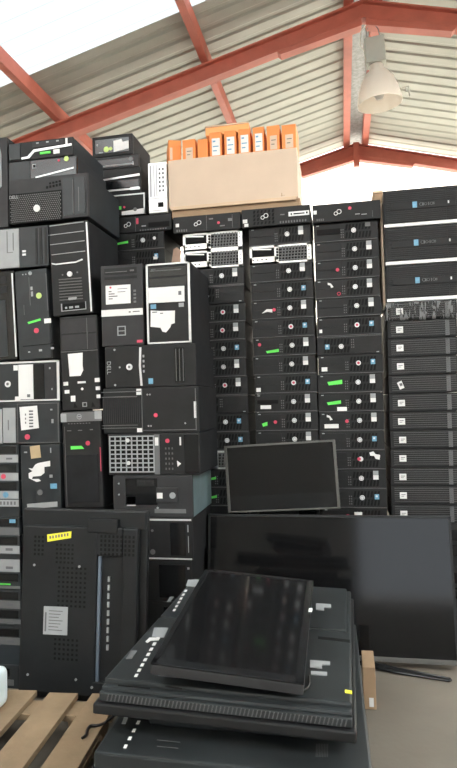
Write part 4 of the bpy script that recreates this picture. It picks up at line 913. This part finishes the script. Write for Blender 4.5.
# smaller television on top, screen up (local z = 0 is the glass side)
kS = .372/.40
t = tS = thing('flat_screen_tv', 'smaller television lying screen up on top of the pile', 'television', (-.518*kS, 1.523*kS, CAMH-.677*kS), None, (math.radians(4.83), math.radians(4.67), math.radians(1.0)))
wS, dS = .40*kS, .68*kS
MB().box(.03, wS-.03, dS*.5, dS*.9, -.075, -.02, .012).build('back_housing', K['tvblack'], t)
MB().box(0, wS, 0, dS, -.03, -.004, .004).build('screen_side', K['bezel_grey'], t)
b = MB(); bw = .022
b.box(0, wS, 0, bw*1.3, -.005, 0, .0015); b.box(0, wS, dS-bw*.5, dS, -.005, 0, .0015); b.box(0, bw*.7, 0, dS, -.005, 0, .0015); b.box(wS-bw, wS, 0, dS, -.005, 0, .0015); b.build('bezel', K['gloss'], t)
MB().box(bw*.7, wS-bw, bw*1.3, dS-bw*.5, -.006, -.0025).build('screen', K['screen'], t)
flat(t, 'white_sticker', 'white', [[(309, 608.5), (312.5, 608.5), (312, 612), (308.5, 612)]], lab='white sticker')
# cable by its corner
_A = lambda x, y, h: tA.matrix_world @ (onface(tA, x, y) + Vector((0, 0, h)))
p = [_A(264, 684, .005), (_A(276, 688, .005)), _A(290, 691, .005), _A(303, 692, .005), _A(309, 687, .005), _A(309, 678, .006)]
# brown cardboard piece standing on the floor against the pile's far flank
a, c = atz(361.5, 713, .001), atz(373, 713, .001)
t = thing('cardboard_box', 'narrow reddish-brown carton on the floor between the television pile and the largest television', 'cardboard box', ((a.x+c.x)/2+.012, a.y+.03, .001))
hh = at(367, 671, a.y).z
MB().box(-.024, .024, 0, .16, 0, hh, .003).build('carton_body', K['carddark'], t)
feat(t, .048, hh, 'white_label', K['white'], [rect(.45, .72, .8, .93, .0015)], 'white label')
# ------------------------------------------------------------------ pallet
pz = .13
o0 = atz(122, 693, pz); rzp = math.radians(4.5)
t = thing('wooden_pallet', 'pale wooden pallet on the floor before the upturned television', 'pallet', (o0.x, o0.y, 0), None, (0, 0, rzp))
for i in range(6):
    xr = -.0-.165*i; wbd = .112
    b = MB().box(xr-wbd, xr, -1.2+random.uniform(-.01, 0), random.uniform(-.012, .004), pz-.02, pz, .002); b.build('deck_board', K['wood'], t)
for q in (-.08, -.6, -1.12):
    MB().box(-.96, .0, q-.05, q+.05, pz-.042, pz-.0205, .002).build('cross_board', K['wood'], t)
    for s in (-.1, -.48, -.86): MB().box(s-.06, s+.06, q-.045, q+.045, .022, pz-.0425, .002).build('pallet_block', K['wood'], t)
for s in (-.1, -.48, -.86): MB().box(s-.05, s+.05, -1.18, -.02, .001, .0215, .002).build('base_board', K['wood'], t)
# cable on the pallet
pts = [(82, 738), (86, 735), (87.5, 729), (91, 725.5), (97, 725.5), (103, 723.5), (110, 719), (117, 713), (122, 709)]
c = [atz(x, y, pz+.006) for x, y in pts]
def smooth(ps, n=6):
    out = []
    for i in range(len(ps)-1):
        a = ps[max(i-1, 0)]; b_ = ps[i]; c_ = ps[i+1]; d_ = ps[min(i+2, len(ps)-1)]
        for k_ in range(n):
            t_ = k_/n; out.append(.5*((2*b_)+(c_-a)*t_+(2*a-5*b_+4*c_-d_)*t_*t_+(3*b_-a-3*c_+d_)*t_**3))
    return out+[ps[-1]]
tag(MB().tube(smooth(c), .0045).build('power_cable', K['cable'], None, True), 'thin black cable trailing over the pallet boards from the television pile', 'cable')
tag(MB().tube(smooth(p), .003).build('signal_cable', K['cable'], None, True), 'short black cable curled at the corner of the smaller television', 'cable')
# pale plastic container at the edge
YJ = 1.86
a = at(8.3, 705, YJ); zt_ = at(3, 686, YJ).z
t = thing('plastic_container', 'pale plastic container on the pallet, cut by the edge', 'container', (a.x-.19, YJ+.08, pz+.001))
MB().box(-.1, .1, -.08, .08, 0, zt_-pz, .03, 5).build('body', K['jug'], t, True)
MB().lathe([(.0, zt_-pz+.035), (.026, zt_-pz+.035), (.026, zt_-pz+.002), (.0, zt_-pz+.002)], 20, (-.04, 0)).build('cap', K['blue'], t)
b = MB(); b.tube([(-.0, 0, zt_-pz-.012), (.0, 0, zt_-pz+.02), (.02, 0, zt_-pz+.03), (.05, 0, zt_-pz+.03), (.065, 0, zt_-pz+.018), (.068, 0, zt_-pz-.012)], .009); b.build('handle', K['jug'], t)
# ------------------------------------------------------------------ hanging lamp
YP = 5.45
cpt = at(380, 104, YP); topn = at(379, 66, YP); boxt = at(380, 41, YP)
cx, cz = cpt.x, cpt.z; hd = topn.z-cz; R = (at(403, 103, YP).x-at(357.5, 103, YP).x)/2
t = thing('hanging_lamp', 'white dome high bay lamp hanging from the red roof beam', 'lamp', (cx, YP, cz), None, (math.radians(3), math.radians(-4), 0))
b = MB(); prof = [(R, 0), (R*.97, hd*.14), (R*.88, hd*.36), (R*.72, hd*.6), (R*.5, hd*.79), (R*.33, hd*.86), (R*.3, hd*1.0), (0.001, hd*1.0)]
b.lathe(prof, 40)
inner = [(r*.965, z-.006 if z > 0 else z) for r, z in prof[:5]] + [(.001, hd*.78)]
b.lathe(inner, 40); b.lathe([(R, 0), (R*.965, 0)], 40)
b.build('dome_shade', K['shade'], t, True)
b = MB(); b.lathe([(.001, hd*.12), (.03, hd*.14), (.05, hd*.26), (.045, hd*.42), (.025, hd*.58), (.02, hd*.76)], 20); b.build('bulb', K['white'], t, True)
bh = (boxt.z-cz); MB().box(-.085, .085, -.07, .07, hd+.004, bh, .006).build('ballast_box', K['ballast'], t)
b = MB(); b.tube([(R*.97, 0, hd*.3), (R*1.3, 0, hd*.32), (R*1.32, 0, hd*.05)], .006); b.tube([(R*1.2, 0, hd*.32), (R*1.2, 0, hd*.18)], .006); b.build('side_bracket', K['ballast'], t)
zr = RZ-.14-.36-cz
for s in (-1, 1):
    MB().tube([(s*.06, 0, bh-.005), (s*.05, .01, bh+.1), (s*.035, .02, zr+.02)], .004).build('suspension_cable', K['galv'], t)
MB().tube([(-.09, -.0, bh-.08), (-.12, 0, bh-.02), (-.1, .0, bh+.1), (-.05, .02, zr+.05)], .005).build('supply_cable', K['lampwhite'], t)
# ------------------------------------------------------------------ daylight
w = D.worlds.new('daylight'); bpy.context.scene.world = w; w.use_nodes = True; nt = w.node_tree
bg = nt.nodes['Background']; bg.inputs['Strength'].default_value = 2.2; bg.inputs['Color'].default_value = (.86, .93, 1, 1)
sd = D.lights.new('sun', 'SUN'); sd.energy = 30; sd.angle = .02; sd.color = (1, .96, .9)
so = D.objects.new('sun', sd); COL.objects.link(so); so.rotation_euler = (math.radians(-12), math.radians(14), 0)
sc = bpy.context.scene
sc.view_settings.view_transform = 'Standard'; sc.view_settings.look = 'None'; sc.view_settings.gamma = 1; sc.view_settings.use_curve_mapping = False
sc.view_settings.exposure = 0.6
sc.cycles.use_denoising = True; sc.cycles.max_bounces = 8; sc.cycles.diffuse_bounces = 5; sc.cycles.sample_clamp_indirect = 6
